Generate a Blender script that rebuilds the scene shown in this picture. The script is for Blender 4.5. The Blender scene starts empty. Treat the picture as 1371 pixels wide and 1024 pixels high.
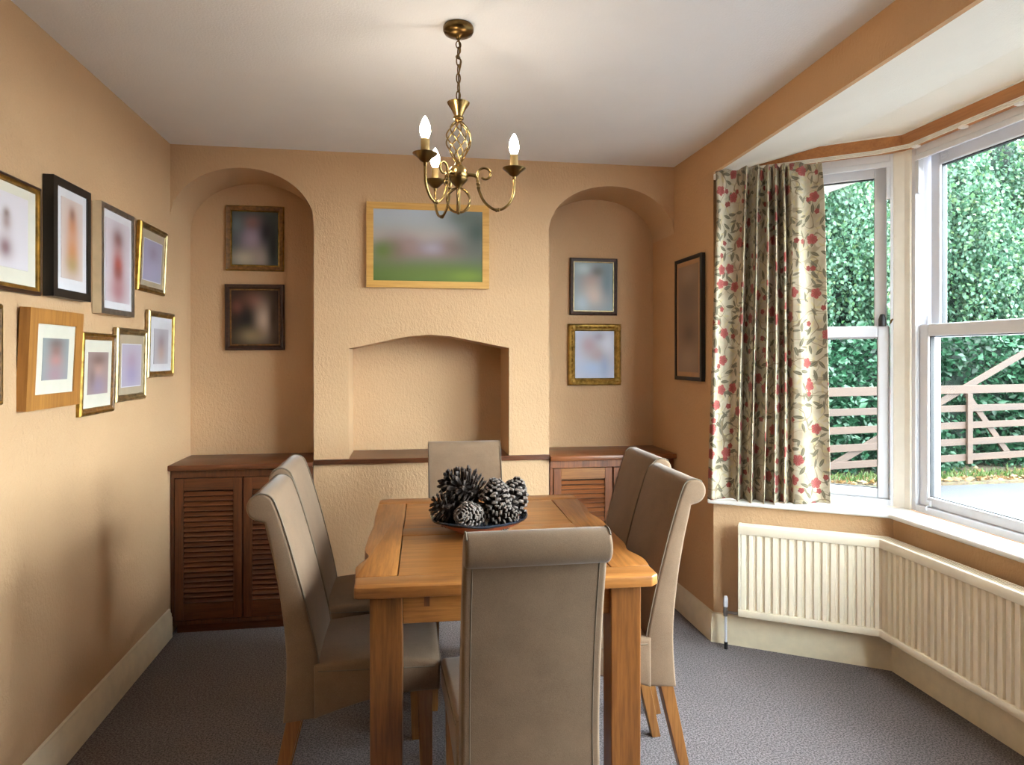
import bpy, bmesh, math, random
import numpy as np
from mathutils import Vector, Matrix
from mathutils.geometry import tessellate_polygon

random.seed(7); rng = np.random.default_rng(7)
scene = bpy.context.scene
COL = scene.collection
PI = math.pi

# ------------------------------------------------------------------ camera, sky, exposure
CAM_H = 1.42
cam_d = bpy.data.cameras.new('camera'); cam = bpy.data.objects.new('camera', cam_d); COL.objects.link(cam)
cam.location = (0, 0, CAM_H); cam.rotation_euler = (PI/2, 0, -math.radians(9.0))
cam_d.sensor_fit = 'HORIZONTAL'; cam_d.sensor_width = 36.0; cam_d.lens = 36.0*900/1371
cam_d.shift_y = -35/1371; cam_d.clip_start = 0.02; cam_d.clip_end = 300
scene.camera = cam

SKY_STRENGTH = 30.0
BULB_STRENGTH = 120.0
world = bpy.data.worlds.new('sky'); scene.world = world; world.use_nodes = True
# daylight sampling portals in the three window openings (they guide rays, they emit nothing)
for (ax, ay), (bx_, by_) in (((1.60, 3.35), (2.295, 2.80)), ((2.295, 2.80), (2.295, 1.04)), ((2.295, 1.04), (1.60, 0.49))):
    pd = bpy.data.lights.new('window_portal', 'AREA'); pd.shape = 'RECTANGLE'; L_ = math.hypot(bx_-ax, by_-ay)
    pd.size = L_; pd.size_y = 1.70; pd.cycles.is_portal = True
    po_ = bpy.data.objects.new('window_portal', pd); COL.objects.link(po_)
    an_ = math.atan2(by_-ay, bx_-ax); nx_, ny_ = -math.sin(an_), math.cos(an_)
    po_.location = ((ax+bx_)/2+nx_*0.15, (ay+by_)/2+ny_*0.15, 1.55); po_.rotation_euler = (PI/2, 0, an_)
    po_['kind'] = 'helper'
bg = world.node_tree.nodes['Background']
bg.inputs['Color'].default_value = (0.86, 0.93, 1.0, 1); bg.inputs['Strength'].default_value = SKY_STRENGTH
vs = scene.view_settings
vs.view_transform = 'Standard'; vs.look = 'None'; vs.gamma = 1.0; vs.use_curve_mapping = False
vs.exposure = 0.28
scene.cycles.use_denoising = True
scene.cycles.max_bounces = 8; scene.cycles.diffuse_bounces = 5; scene.cycles.transparent_max_bounces = 12
scene.cycles.sample_clamp_indirect = 8.0

# ------------------------------------------------------------------ material helpers
def srgb(h):
    h = h.lstrip('#'); v = [int(h[i:i+2], 16)/255 for i in (0, 2, 4)]
    return tuple(((c/12.92) if c <= 0.04045 else ((c+0.055)/1.055)**2.4) for c in v) + (1,)

class NT:
    def __init__(self, name):
        self.m = bpy.data.materials.new(name); self.m.use_nodes = True
        self.t = self.m.node_tree; self.b = self.t.nodes['Principled BSDF']; self.out = self.t.nodes['Material Output']
    def n(self, typ, **kw):
        nd = self.t.nodes.new(typ)
        for k, v in kw.items():
            if k.startswith('i_'): nd.inputs[k[2:].replace('_', ' ')].default_value = v
            else: setattr(nd, k, v)
        return nd
    def l(self, a, b): self.t.links.new(a, b)
    def math(self, op, a, b=None, c=None):
        nd = self.n('ShaderNodeMath', operation=op)
        for i, v in enumerate((a, b, c)):
            if v is None: continue
            if isinstance(v, (int, float)): nd.inputs[i].default_value = v
            else: self.l(v, nd.inputs[i])
        return nd.outputs[0]
    def mix(self, fac, a, b, blend='MIX'):
        nd = self.n('ShaderNodeMix', data_type='RGBA', blend_type=blend)
        for idx, v in ((0, fac), (6, a), (7, b)):
            if isinstance(v, (int, float)): nd.inputs[idx].default_value = v
            elif isinstance(v, tuple): nd.inputs[idx].default_value = v
            else: self.l(v, nd.inputs[idx])
        return nd.outputs[2]
    def ramp(self, fac, stops):
        nd = self.n('ShaderNodeValToRGB'); e = nd.color_ramp.elements
        while len(e) < len(stops): e.new(0.5)
        for el, (p, c) in zip(e, stops): el.position = p; el.color = c
        self.l(fac, nd.inputs[0]); return nd.outputs[0]
    def coords(self, kind='Object', scale=(1, 1, 1), rot=(0, 0, 0), loc=(0, 0, 0)):
        tc = self.n('ShaderNodeTexCoord'); mp = self.n('ShaderNodeMapping')
        mp.inputs['Scale'].default_value = scale; mp.inputs['Rotation'].default_value = rot; mp.inputs['Location'].default_value = loc
        self.l(tc.outputs[kind], mp.inputs[0]); return mp.outputs[0]
    def noise(self, vec, scale, detail=3, rough=0.5):
        nd = self.n('ShaderNodeTexNoise'); nd.inputs['Scale'].default_value = scale
        nd.inputs['Detail'].default_value = detail; nd.inputs['Roughness'].default_value = rough
        if vec is not None: self.l(vec, nd.inputs['Vector'])
        return nd.outputs['Fac']
    def bump(self, height, strength=0.3, dist=0.005):
        nd = self.n('ShaderNodeBump'); nd.inputs['Strength'].default_value = strength; nd.inputs['Distance'].default_value = dist
        self.l(height, nd.inputs['Height']); self.l(nd.outputs[0], self.b.inputs['Normal'])

def plain(name, col, rough=0.5, metal=0.0, spec=0.5, var=0.06, vscale=18, bump=0.0, bscale=120, bdist=0.002):
    q = NT(name); c = srgb(col) if isinstance(col, str) else col
    v = q.coords()
    dark = tuple(x*(1-var*2) for x in c[:3]) + (1,); lite = tuple(min(1, x*(1+var)) for x in c[:3]) + (1,)
    q.l(q.ramp(q.noise(v, vscale, 4), [(0.3, dark), (0.7, lite)]), q.b.inputs['Base Color'])
    q.b.inputs['Roughness'].default_value = rough; q.b.inputs['Metallic'].default_value = metal
    q.b.inputs['Specular IOR Level'].default_value = spec
    if bump: q.bump(q.noise(v, bscale, 2), bump, bdist)
    return q.m

def wallpaper(name, col):
    q = NT(name); v = q.coords(); c = srgb(col)
    big = q.noise(v, 1.3, 3)
    q.l(q.ramp(big, [(0.3, tuple(x*0.94 for x in c[:3])+(1,)), (0.7, tuple(min(1, x*1.04) for x in c[:3])+(1,))]), q.b.inputs['Base Color'])
    q.b.inputs['Roughness'].default_value = 0.75; q.b.inputs['Specular IOR Level'].default_value = 0.25
    v2 = q.coords(scale=(1, 1, 0.55))
    a = q.noise(v2, 85, 3, 0.6); b = q.noise(v2, 230, 2, 0.5)
    q.bump(q.math('ADD', a, q.math('MULTIPLY', b, 0.4)), 0.55, 0.006)
    return q.m

def ceiling_mat(name, col):
    q = NT(name); v = q.coords(); c = srgb(col)
    q.l(q.ramp(q.noise(v, 3, 4), [(0.3, tuple(x*0.96 for x in c[:3])+(1,)), (0.7, c)]), q.b.inputs['Base Color'])
    q.b.inputs['Roughness'].default_value = 0.9; q.b.inputs['Specular IOR Level'].default_value = 0.2
    q.bump(q.noise(v, 130, 3, 0.6), 0.35, 0.005)
    return q.m

def wood(name, base, dark, axis='x', rough=0.4, scale=1.0, contrast=1.0, spec=0.5):
    q = NT(name)
    info = q.n('ShaderNodeObjectInfo')
    s = {'x': (1.6, 26, 26), 'y': (26, 1.6, 26), 'z': (26, 26, 1.6)}[axis]
    tc = q.n('ShaderNodeTexCoord')
    off = q.n('ShaderNodeVectorMath', operation='SCALE'); off.inputs[0].default_value = (3.1, 5.3, 7.7); q.l(info.outputs['Random'], off.inputs['Scale'])
    add = q.n('ShaderNodeVectorMath', operation='ADD'); q.l(tc.outputs['Object'], add.inputs[0]); q.l(off.outputs[0], add.inputs[1])
    mp = q.n('ShaderNodeMapping'); mp.inputs['Scale'].default_value = tuple(x*scale for x in s); q.l(add.outputs[0], mp.inputs[0])
    g = q.noise(mp.outputs[0], 1.0, 5, 0.6)
    s2 = tuple(x*4 for x in s)
    mp2 = q.n('ShaderNodeMapping'); mp2.inputs['Scale'].default_value = s2; q.l(add.outputs[0], mp2.inputs[0])
    f = q.noise(mp2.outputs[0], 1.0, 3, 0.7)
    cb, cd = srgb(base), srgb(dark)
    mid = tuple((x+y)/2 for x, y in zip(cb, cd))
    c1 = q.ramp(g, [(0.5-0.22*contrast, cd), (0.5, mid), (0.5+0.18*contrast, cb)])
    c2 = q.mix(0.35, c1, q.ramp(f, [(0.35, cd), (0.6, cb)]))
    hv = q.n('ShaderNodeHueSaturation'); q.l(c2, hv.inputs['Color'])
    q.l(q.math('ADD', q.math('MULTIPLY', info.outputs['Random'], 0.26), 0.87), hv.inputs['Value'])
    q.l(hv.outputs[0], q.b.inputs['Base Color'])
    q.b.inputs['Roughness'].default_value = rough; q.b.inputs['Specular IOR Level'].default_value = spec
    q.bump(f, 0.12, 0.002)
    return q.m

def fabric(name, col):
    q = NT(name); v = q.coords(); c = srgb(col)
    big = q.noise(v, 9, 4, 0.6); fine = q.noise(v, 420, 2, 0.6)
    base = q.ramp(big, [(0.3, tuple(x*0.84 for x in c[:3])+(1,)), (0.7, tuple(min(1, x*1.08) for x in c[:3])+(1,))])
    q.l(q.mix(0.25, base, q.ramp(fine, [(0.35, tuple(x*0.6 for x in c[:3])+(1,)), (0.65, tuple(min(1, x*1.3) for x in c[:3])+(1,))])), q.b.inputs['Base Color'])
    q.b.inputs['Roughness'].default_value = 0.9; q.b.inputs['Specular IOR Level'].default_value = 0.15
    q.b.inputs['Sheen Weight'].default_value = 0.22; q.b.inputs['Sheen Roughness'].default_value = 0.4
    q.bump(fine, 0.25, 0.0015)
    return q.m

def carpet_mat(name, a, b):
    q = NT(name); v = q.coords()
    f = q.noise(v, 150, 4, 0.75); m = q.noise(v, 6, 3)
    ca, cb = srgb(a), srgb(b)
    c = q.ramp(f, [(0.42, ca), (0.58, cb)])
    c = q.mix(q.math('MULTIPLY', m, 0.3), c, tuple(x*0.7 for x in ca[:3])+(1,))
    q.l(c, q.b.inputs['Base Color']); q.b.inputs['Roughness'].default_value = 0.95; q.b.inputs['Specular IOR Level'].default_value = 0.1
    q.b.inputs['Sheen Weight'].default_value = 0.3
    q.bump(f, 0.35, 0.006)
    return q.m

def metal(name, col, rough=0.3, var=0.1):
    return plain(name, col, rough, 1.0, 0.5, var, 30)

def emissive(name, col, strength):
    q = NT(name); c = srgb(col)
    q.b.inputs['Base Color'].default_value = c; q.b.inputs['Emission Color'].default_value = c; q.b.inputs['Emission Strength'].default_value = strength
    return q.m

def glass_mat(name):
    q = NT(name); t = q.t
    tr = q.n('ShaderNodeBsdfTransparent'); tr.inputs[0].default_value = (0.95, 0.98, 0.97, 1)
    gl = q.n('ShaderNodeBsdfGlossy'); gl.inputs['Roughness'].default_value = 0.02
    lw = q.n('ShaderNodeLayerWeight'); lw.inputs['Blend'].default_value = 0.12
    mx = q.n('ShaderNodeMixShader'); q.l(q.math('MULTIPLY', lw.outputs['Fresnel'], 0.6), mx.inputs[0]); q.l(tr.outputs[0], mx.inputs[1]); q.l(gl.outputs[0], mx.inputs[2])
    q.l(mx.outputs[0], q.out.inputs['Surface'])
    return q.m

def print_mat(name, base, blobs, base2=None):
    """soft, out-of-focus photograph: blobs = (u, v, ru, rv, colour, amount)"""
    q = NT(name)
    tc = q.n('ShaderNodeTexCoord'); sp = q.n('ShaderNodeSeparateXYZ'); q.l(tc.outputs['Generated'], sp.inputs[0])
    u, v = sp.outputs['X'], sp.outputs['Z']
    cur = srgb(base)
    if base2:
        cur = q.ramp(v, [(0.25, srgb(base)), (0.75, srgb(base2))])
    for (bu, bv, ru, rv, col, amt) in blobs:
        du = q.math('DIVIDE', q.math('SUBTRACT', u, bu), ru*1.25); dv = q.math('DIVIDE', q.math('SUBTRACT', v, bv), rv*1.25); amt = min(1.0, amt*1.2)
        r2 = q.math('ADD', q.math('MULTIPLY', du, du), q.math('MULTIPLY', dv, dv))
        w = q.math('MULTIPLY', q.math('EXPONENT', q.math('MULTIPLY', r2, -1.0)), amt)
        cur = q.mix(w, cur, srgb(col))
    q.l(cur, q.b.inputs['Base Color']); q.b.inputs['Roughness'].default_value = 0.35; q.b.inputs['Specular IOR Level'].default_value = 0.3
    return q.m

# ------------------------------------------------------------------ mesh helpers
class MB:
    def __init__(self): self.v = []; self.f = []; self.mi = []; self.cur = 0
    def add(self, vs, fs):
        o = len(self.v); self.v += [tuple(p) for p in vs]
        for f in fs: self.f.append([i+o for i in f]); self.mi.append(self.cur)
        return self
    def box(self, x0, x1, y0, y1, z0, z1):
        return self.add([(x0,y0,z0),(x1,y0,z0),(x1,y1,z0),(x0,y1,z0),(x0,y0,z1),(x1,y0,z1),(x1,y1,z1),(x0,y1,z1)],
                        [(0,3,2,1),(4,5,6,7),(0,1,5,4),(1,2,6,5),(2,3,7,6),(3,0,4,7)])
    def hexa(self, bot, top):
        return self.add(list(bot)+list(top), [(0,3,2,1),(4,5,6,7),(0,1,5,4),(1,2,6,5),(2,3,7,6),(3,0,4,7)])
    def prism(self, poly, z0, z1):          # plan polygon extruded in z
        n = len(poly)
        return self.add([(x,y,z0) for x,y in poly]+[(x,y,z1) for x,y in poly],
                        [list(range(n))[::-1], list(range(n,2*n))]+[(i,(i+1)%n,(i+1)%n+n,i+n) for i in range(n)])
    def extrude_x(self, poly, x0, x1):      # (y,z) polygon extruded along x
        n = len(poly)
        return self.add([(x0,y,z) for y,z in poly]+[(x1,y,z) for y,z in poly],
                        [list(range(n)), list(range(n,2*n))[::-1]]+[((i+1)%n,i,i+n,(i+1)%n+n) for i in range(n)])
    def lathe(self, prof, n=24, c=(0,0,0), axis=None):
        vs = []; fs = []
        for r, z in prof:
            for k in range(n):
                a = 2*PI*k/n; vs.append(Vector((r*math.cos(a), r*math.sin(a), z)))
        if axis is not None:
            q = Vector((0,0,1)).rotation_difference(Vector(axis).normalized()); vs = [q @ p for p in vs]
        vs = [p+Vector(c) for p in vs]
        m = len(prof)
        for i in range(m-1):
            for k in range(n):
                fs.append((i*n+k, i*n+(k+1)%n, (i+1)*n+(k+1)%n, (i+1)*n+k))
        if prof[0][0] > 1e-5: fs.append(tuple(range(n))[::-1])
        if prof[-1][0] > 1e-5: fs.append(tuple((m-1)*n+k for k in range(n)))
        return self.add(vs, fs)
    def tube(self, path, r, n=8, closed=False):
        P = [Vector(p) for p in path]; m = len(P); rs = r if isinstance(r, (list, tuple)) else [r]*m
        T = []
        for i in range(m):
            a = P[(i-1) % m] if (closed or i > 0) else P[i]; b = P[(i+1) % m] if (closed or i < m-1) else P[i]
            T.append((b-a).normalized())
        up = Vector((0,0,1)) if abs(T[0].z) < 0.9 else Vector((1,0,0))
        N = (up - T[0]*up.dot(T[0])).normalized(); vs = []; fs = []
        for i in range(m):
            N = (N - T[i]*N.dot(T[i])); N = N.normalized() if N.length > 1e-6 else T[i].orthogonal().normalized()
            B = T[i].cross(N)
            for k in range(n):
                a = 2*PI*k/n; vs.append(P[i] + (N*math.cos(a)+B*math.sin(a))*rs[i])
        for i in range(m if closed else m-1):
            j = (i+1) % m
            for k in range(n): fs.append((i*n+k, i*n+(k+1)%n, j*n+(k+1)%n, j*n+k))
        if not closed: fs += [tuple(range(n))[::-1], tuple((m-1)*n+k for k in range(n))]
        return self.add(vs, fs)
    def sweep(self, path2, prof, closed=False):
        """profile (offset to the left of travel, z) swept along a plan polyline with mitred corners"""
        P = [Vector((p[0], p[1])) for p in path2]; m = len(P); k = len(prof); vs = []; fs = []
        for i in range(m):
            d0 = (P[i]-P[i-1]).normalized() if i > 0 else (P[1]-P[0]).normalized()
            d1 = (P[i+1]-P[i]).normalized() if i < m-1 else d0
            n0 = Vector((-d0.y, d0.x)); n1 = Vector((-d1.y, d1.x)); nn = (n0+n1); nn = nn/ max(1e-6, nn.dot(n0))
            for o, z in prof: q = P[i]+nn*o; vs.append((q.x, q.y, z))
        for i in range(m-1):
            for j in range(k): fs.append((i*k+j, i*k+(j+1)%k, (i+1)*k+(j+1)%k, (i+1)*k+j))
        fs += [tuple(range(k))[::-1], tuple((m-1)*k+j for j in range(k))]
        return self.add(vs, fs)
    def build(self, name, mats, parent=None, smooth=None, bevel=0, seg=2, normals=True):
        me = bpy.data.meshes.new(name); me.from_pydata(self.v, [], self.f); me.update()
        mats = mats if isinstance(mats, (list, tuple)) else [mats]
        for m in mats: me.materials.append(m)
        me.polygons.foreach_set('material_index', self.mi)
        if normals or bevel:
            bm = bmesh.new(); bm.from_mesh(me)
            if normals: bmesh.ops.recalc_face_normals(bm, faces=bm.faces)
            if bevel:
                ed = [e for e in bm.edges if len(e.link_faces) == 2 and e.calc_face_angle(0) > 0.6]
                bmesh.ops.bevel(bm, geom=ed, offset=bevel, segments=seg, profile=0.5, affect='EDGES', clamp_overlap=True)
            bm.to_mesh(me); bm.free()
        if smooth:
            me.polygons.foreach_set('use_smooth', [True]*len(me.polygons)); me.set_sharp_from_angle(angle=math.radians(smooth))
        o = bpy.data.objects.new(name, me); COL.objects.link(o)
        if parent: o.parent = parent
        return o

def tag(o, label=None, cat=None, group=None, kind=None):
    if label: o['label'] = label
    if cat: o['category'] = cat
    if group: o['group'] = group
    if kind: o['kind'] = kind
    return o
def empty(name, loc=(0,0,0), rz=0.0):
    o = bpy.data.objects.new(name, None); COL.objects.link(o); o.location = loc; o.rotation_euler = (0, 0, rz); o.empty_display_size = 0.1
    return o
def copy_tree(o, parent=None):
    c = o.copy(); COL.objects.link(c); c.parent = parent
    for ch in [x for x in list(bpy.data.objects) if x.parent == o]: copy_tree(ch, c)
    return c
def catmull(pts, n=6):
    out = []
    P = [Vector(p) for p in pts]
    for i in range(len(P)-1):
        a, b, c, d = P[max(0,i-1)], P[i], P[i+1], P[min(len(P)-1,i+2)]
        for k in range(n):
            t = k/n
            out.append(0.5*((2*b)+(c-a)*t+(2*a-5*b+4*c-d)*t*t+(3*b-a-3*c+d)*t**3))
    out.append(P[-1]); return [tuple(p) for p in out]

# ------------------------------------------------------------------ materials
M = {}
M['wall'] = wallpaper('cream_wallpaper', '#c5a27c')
M['ceiling'] = ceiling_mat('white_ceiling', '#f2f4f7')
M['beam'] = wallpaper('shade_tinted_wallpaper', '#c49c72')  # wallpaper tinted more orange to paint the shade on beam and pier
M['bay_ceiling'] = ceiling_mat('ivory_ceiling', '#ebe6da')
M['skirting'] = plain('cream_gloss', '#e6d9bd', 0.35, var=0.04)
M['sill'] = plain('white_gloss', '#f2f1ee', 0.3, var=0.02)
M['upvc'] = plain('white_plastic', '#d6d8df', 0.3, var=0.01)
M['post'] = plain('cream_plastic', '#e3ddd2', 0.35, var=0.02)
M['gasket'] = plain('black_rubber', '#15171a', 0.5)
M['glass'] = glass_mat('window_glass')
M['carpet'] = carpet_mat('grey_carpet', '#2c2422', '#83787a')
M['rad'] = plain('cream_enamel', '#efe4cd', 0.28, var=0.02)
M['batten'] = wood('brown_batten', '#a8703c', '#8a5527', 'y', 0.5)
M['track'] = plain('track_white', '#ece6d8', 0.35)
M['mah_x'] = wood('mahogany_x', '#6f3d20', '#3a1d0e', 'x', 0.35)
M['mah_z'] = wood('mahogany_z', '#6f3d20', '#3a1d0e', 'z', 0.35)
M['cabr_x'] = wood('lit_mahogany_x', '#96592f', '#562b14', 'x', 0.35)  # cabinet wood lightened on the right: window light put into the colour
M['cabr_z'] = wood('lit_mahogany_z', '#96592f', '#562b14', 'z', 0.35)
M['oak_x'] = wood('oak_x', '#ac7138', '#74441b', 'x', 0.33)
M['oak_y'] = wood('oak_y', '#ac7138', '#74441b', 'y', 0.33)
M['oak_z'] = wood('oak_z', '#8f5a29', '#5c3312', 'z', 0.38)
M['oak_leg'] = wood('pale_oak_leg', '#a06c38', '#744720', 'z', 0.4)
M['chair'] = fabric('taupe_velvet', '#7f6853')
M['seam'] = plain('seam_thread', '#6d5f4e', 0.8)
M['brass'] = metal('antique_brass', '#93794c', 0.27)
M['brass_dark'] = metal('dark_brass', '#6e5632', 0.3)
M['bulb'] = emissive('lit_bulb', '#fff0da', BULB_STRENGTH)
M['candle'] = plain('brass_sleeve', '#b79c6a', 0.35, 0.8)
M['terracotta'] = plain('terracotta', '#9d5436', 0.45)
M['glaze'] = plain('dark_blue_glaze', '#2c3440', 0.15, var=0.3, vscale=25)
M['cone_core_slat_shade'] = plain('cone_core_slat_shade', '#2a1d16', 0.8)  # cone centres; also the painted shade behind the louvre slats
M['gate'] = wood('gate_timber', '#35210f', '#241408', 'x', 0.7, 0.6)
M['bark'] = plain('bark', '#6a5f52', 0.9, var=0.3, vscale=8)
M['drive'] = None

# ------------------------------------------------------------------ the room
XL, XR, YB, YA, ZC = -1.183, 1.515, 3.65, 3.98, 2.50
YN = -1.7
MB().box(-1.35, 3.2, YN-0.1, 4.15, -0.12, 0.0).build('floor', M['carpet'])
scene.objects['floor']['kind'] = 'structure'
def struct(o): o['kind'] = 'structure'; return o
struct(MB().box(-1.35, 1.62, YN-0.1, 4.15, ZC, ZC+0.12).build('ceiling', M['ceiling']))
struct(MB().box(XL-0.12, XL, YN-0.1, 4.15, 0, ZC).build('wall_left', M['wall']))
# back wall with two arched alcoves and a recess in the chimney breast
def arch(x0, x1, zs, za, n=28, p=2.0):
    cx, rx = (x0+x1)/2, (x1-x0)/2
    return [(cx-rx*math.cos(PI*k/n), zs+(za-zs)*math.sin(PI*k/n)) for k in range(n+1)]
CL, CR = -0.476, 0.786                   # chimney breast edges
outer = [(XL, ZC)] + arch(XL, CL, 2.12, 2.395) + [(CL, 0), (CR, 0)] + arch(CR, XR, 2.12, 2.378) + [(XR, ZC)]
REC = [(-0.298, 0.872)] + [(-0.298, 1.462), (-0.2, 1.481), (-0.08, 1.508), (0.02, 1.528), (0.127, 1.537), (0.235, 1.530), (0.34, 1.510), (0.45, 1.488), (0.562, 1.466)] + [(0.562, 0.872)]
def back_wall():
    m = MB()
    tris = tessellate_polygon([[Vector((x, z, 0)) for x, z in outer], [Vector((x, z, 0)) for x, z in REC]])
    pts = outer + REC; n = len(pts); no = len(outer)
    vs = [(x, YB, z) for x, z in pts] + [(x, YA, z) for x, z in pts]
    fs = [tuple(t) for t in tris]
    for a, b in ((0, no), (no, n)):
        L = b-a
        for i in range(L):
            j = (i+1) % L; fs.append((a+i, a+j, a+j+n, a+i+n))
    m.add(vs, fs)
    m.box(XL-0.12, XR+0.5, YA, YA+0.12, 0, ZC)
    return struct(m.build('wall_back', M['wall'], smooth=30))
back_wall()
# right wall: short pier, then the bay, then the wall beside the camera
P0, P1, P2, P3 = (1.52, 3.16), (2.185, 2.74), (2.185, 1.10), (1.46, 0.66)
W0, W1, W2, W3 = (1.60, 3.35), (2.295, 2.80), (2.295, 1.04), (1.60, 0.49)
O0, O1, O2, O3 = (1.75, 3.49), (2.50, 2.90), (2.50, 0.94), (1.75, 0.35)
struct(MB().prism([(XR, 3.99), P0, W0, O0, (1.75, 3.99)], 0, ZC+0.1).build('wall_right', M['beam']))
struct(MB().prism([P3, (1.46, YN), (1.75, YN), O3, W3], 0, ZC+0.1).build('wall_right', M['wall']))
struct(MB().prism([P0, P1, P2, P3, W3, O3, O2, O1, O0, W0], 0, 0.692).build('wall_bay', M['wall']))
struct(MB().prism([W0, W1, W2, W3, O3, O2, O1, O0], 2.385, ZC+0.1).build('wall_bay_header', M['wall']))
struct(MB().prism([(XR, 3.66), P0, (1.42, 0.60), (1.44, 0.60), (1.54, 3.16), (1.54, 3.66)], 2.34, ZC).build('wall_beam', M['beam']))
# bay ceiling: sloping strip beside the beam, then flat to the windows
bc = MB(); bc.add([(1.545,3.6,2.343),(2.02,3.6,2.448),(2.02,0.3,2.448),(1.425,0.3,2.343),(1.545,3.6,2.6),(2.02,3.6,2.6),(2.02,0.3,2.6),(1.425,0.3,2.6)],
                  [(0,1,2,3),(4,7,6,5),(0,4,5,1),(1,5,6,2),(2,6,7,3),(3,7,4,0)])
bc.box(2.02, 2.55, 0.2, 3.7, 2.448, 2.6)
struct(bc.build('ceiling_bay', M['bay_ceiling']))
# rear of the room (behind the photographer)
struct(MB().box(XL-0.12, 1.75, YN-0.12, YN, 0, ZC).build('wall_rear', M['wall']))
# window sill board and skirting boards
def inset(pts, d):
    out = []
    for i, p in enumerate(pts):
        p = Vector(p); a = Vector(pts[max(0,i-1)]); b = Vector(pts[min(len(pts)-1,i+1)])
        d0 = (p-a).normalized() if i > 0 else (b-p).normalized(); d1 = (b-p).normalized() if i < len(pts)-1 else d0
        n0 = Vector((-d0.y, d0.x)); n1 = Vector((-d1.y, d1.x)); nn = n0+n1; nn = nn/nn.dot(n0)
        out.append(tuple(p+nn*d))
    return out
# travelling P0->P3 (clockwise) the room lies on the right, so negative offsets go into the room
nose = inset([P0, P1, P2, P3], -0.045)
sill = MB().prism([(1.475, 3.135)] + nose[1:3] + [nose[3], W3, W2, W1, W0], 0.692, 0.716)
struct(sill.build('window_sill', M['sill'], bevel=0.008, seg=3, smooth=40))
SK = [(0, 0), (0.018, 0), (0.018, 0.100), (0.014, 0.106), (0.014, 0.118), (0.009, 0.126), (0.008, 0.140), (0, 0.145)]
struct(MB().sweep([(XL, YN), (XL, 3.63)], [(-o, z) for o, z in SK]).build('baseboard_left', M['skirting'], smooth=35))
struct(MB().sweep([(XR+0.003, 3.62), P0, P1, P2, P3, (1.46, YN)], [(-o, z) for o, z in SK]).build('baseboard_right', M['skirting'], smooth=35))
# brown batten over the windows with white caulk line
bt = inset([W0, W1, W2, W3], -0.03)
struct(MB().prism(bt + [W3, W2, W1, W0], 2.370, 2.442).build('trim_1', M['batten']))
ck = inset([W0, W1, W2, W3], -0.034)
struct(MB().prism(ck + [W3, W2, W1, W0], 2.442, 2.449).build('trim_2', M['sill']))

# ------------------------------------------------------------------ windows (sliding sashes)
def local_frame(a, b):
    a, b = Vector(a), Vector(b); d = b-a
    return a, d.length, math.atan2(d.y, d.x)
def rail_rect(m, x0, x1, y0, y1, z0, z1, w, wb=None, wt=None):
    wb = wb or w; wt = wt or w
    m.box(x0, x0+w, y0, y1, z0, z1).box(x1-w, x1, y0, y1, z0, z1)
    m.box(x0+w, x1-w, y0, y1, z0, z0+wb).box(x0+w, x1-w, y0, y1, z1-wt, z1)
def make_window(name, a, b, latch=False):
    # local x runs left to right seen from inside, local +y is OUT of the room (left of travel a->b)
    A, L, ang = local_frame(a, b)
    root = struct(empty(name, (A.x, A.y, 0), ang))
    z0, z1, zm = 0.716, 2.385, 1.535
    p = 0.05
    fr = MB()
    rail_rect(fr, p*0.6, L-p*0.6, 0.0, 0.13, z0, z1, 0.032, 0.03, 0.05)
    fr.box(p*0.6+0.03, L-p*0.6-0.03, -0.004, 0.01, z1-0.075, z1-0.05)
    fr.build('frame', M['upvc'], root, bevel=0.003)
    x0, x1 = p*0.6+0.034, L-p*0.6-0.034
    for side in (0, 1):
        xs = (p*0.6+0.030, p*0.6+0.048) if side == 0 else (L-p*0.6-0.048, L-p*0.6-0.030)
        MB().box(xs[0], xs[1], 0.002, 0.03, 2.16, z1-0.05).build('sash_stop', M['upvc'], root, bevel=0.003)
    lo = MB(); rail_rect(lo, x0, x1, 0.018, 0.058, z0+0.03, zm+0.03, 0.05, 0.045, 0.055)
    los = lo.build('lower_sash', M['upvc'], root, bevel=0.006)
    gk = MB(); rail_rect(gk, x0+0.048, x1-0.048, 0.03, 0.05, z0+0.073, zm-0.023, 0.005); gk.build('gasket', M['gasket'], los)
    MB().box(x0+0.05, x1-0.05, 0.036, 0.040, z0+0.075, zm-0.025).build('pane', M['glass'], los)
    up = MB(); rail_rect(up, x0+0.012, x1-0.012, 0.066, 0.106, zm-0.03, z1-0.05, 0.052, 0.05, 0.055)
    ups = up.build('upper_sash', M['upvc'], root, bevel=0.006)
    gk = MB(); rail_rect(gk, x0+0.06, x1-0.06, 0.078, 0.098, zm+0.018, z1-0.103, 0.006); gk.build('gasket', M['gasket'], ups)
    MB().box(x0+0.064, x1-0.064, 0.084, 0.088, zm+0.02, z1-0.105).build('pane', M['glass'], ups)
    return root, L, x0, x1, zm, z0, z1
w1 = make_window('window_1', W0, W1)
w2 = make_window('window_2', W1, W2)
w3 = make_window('window_3', W2, W3)
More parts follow.
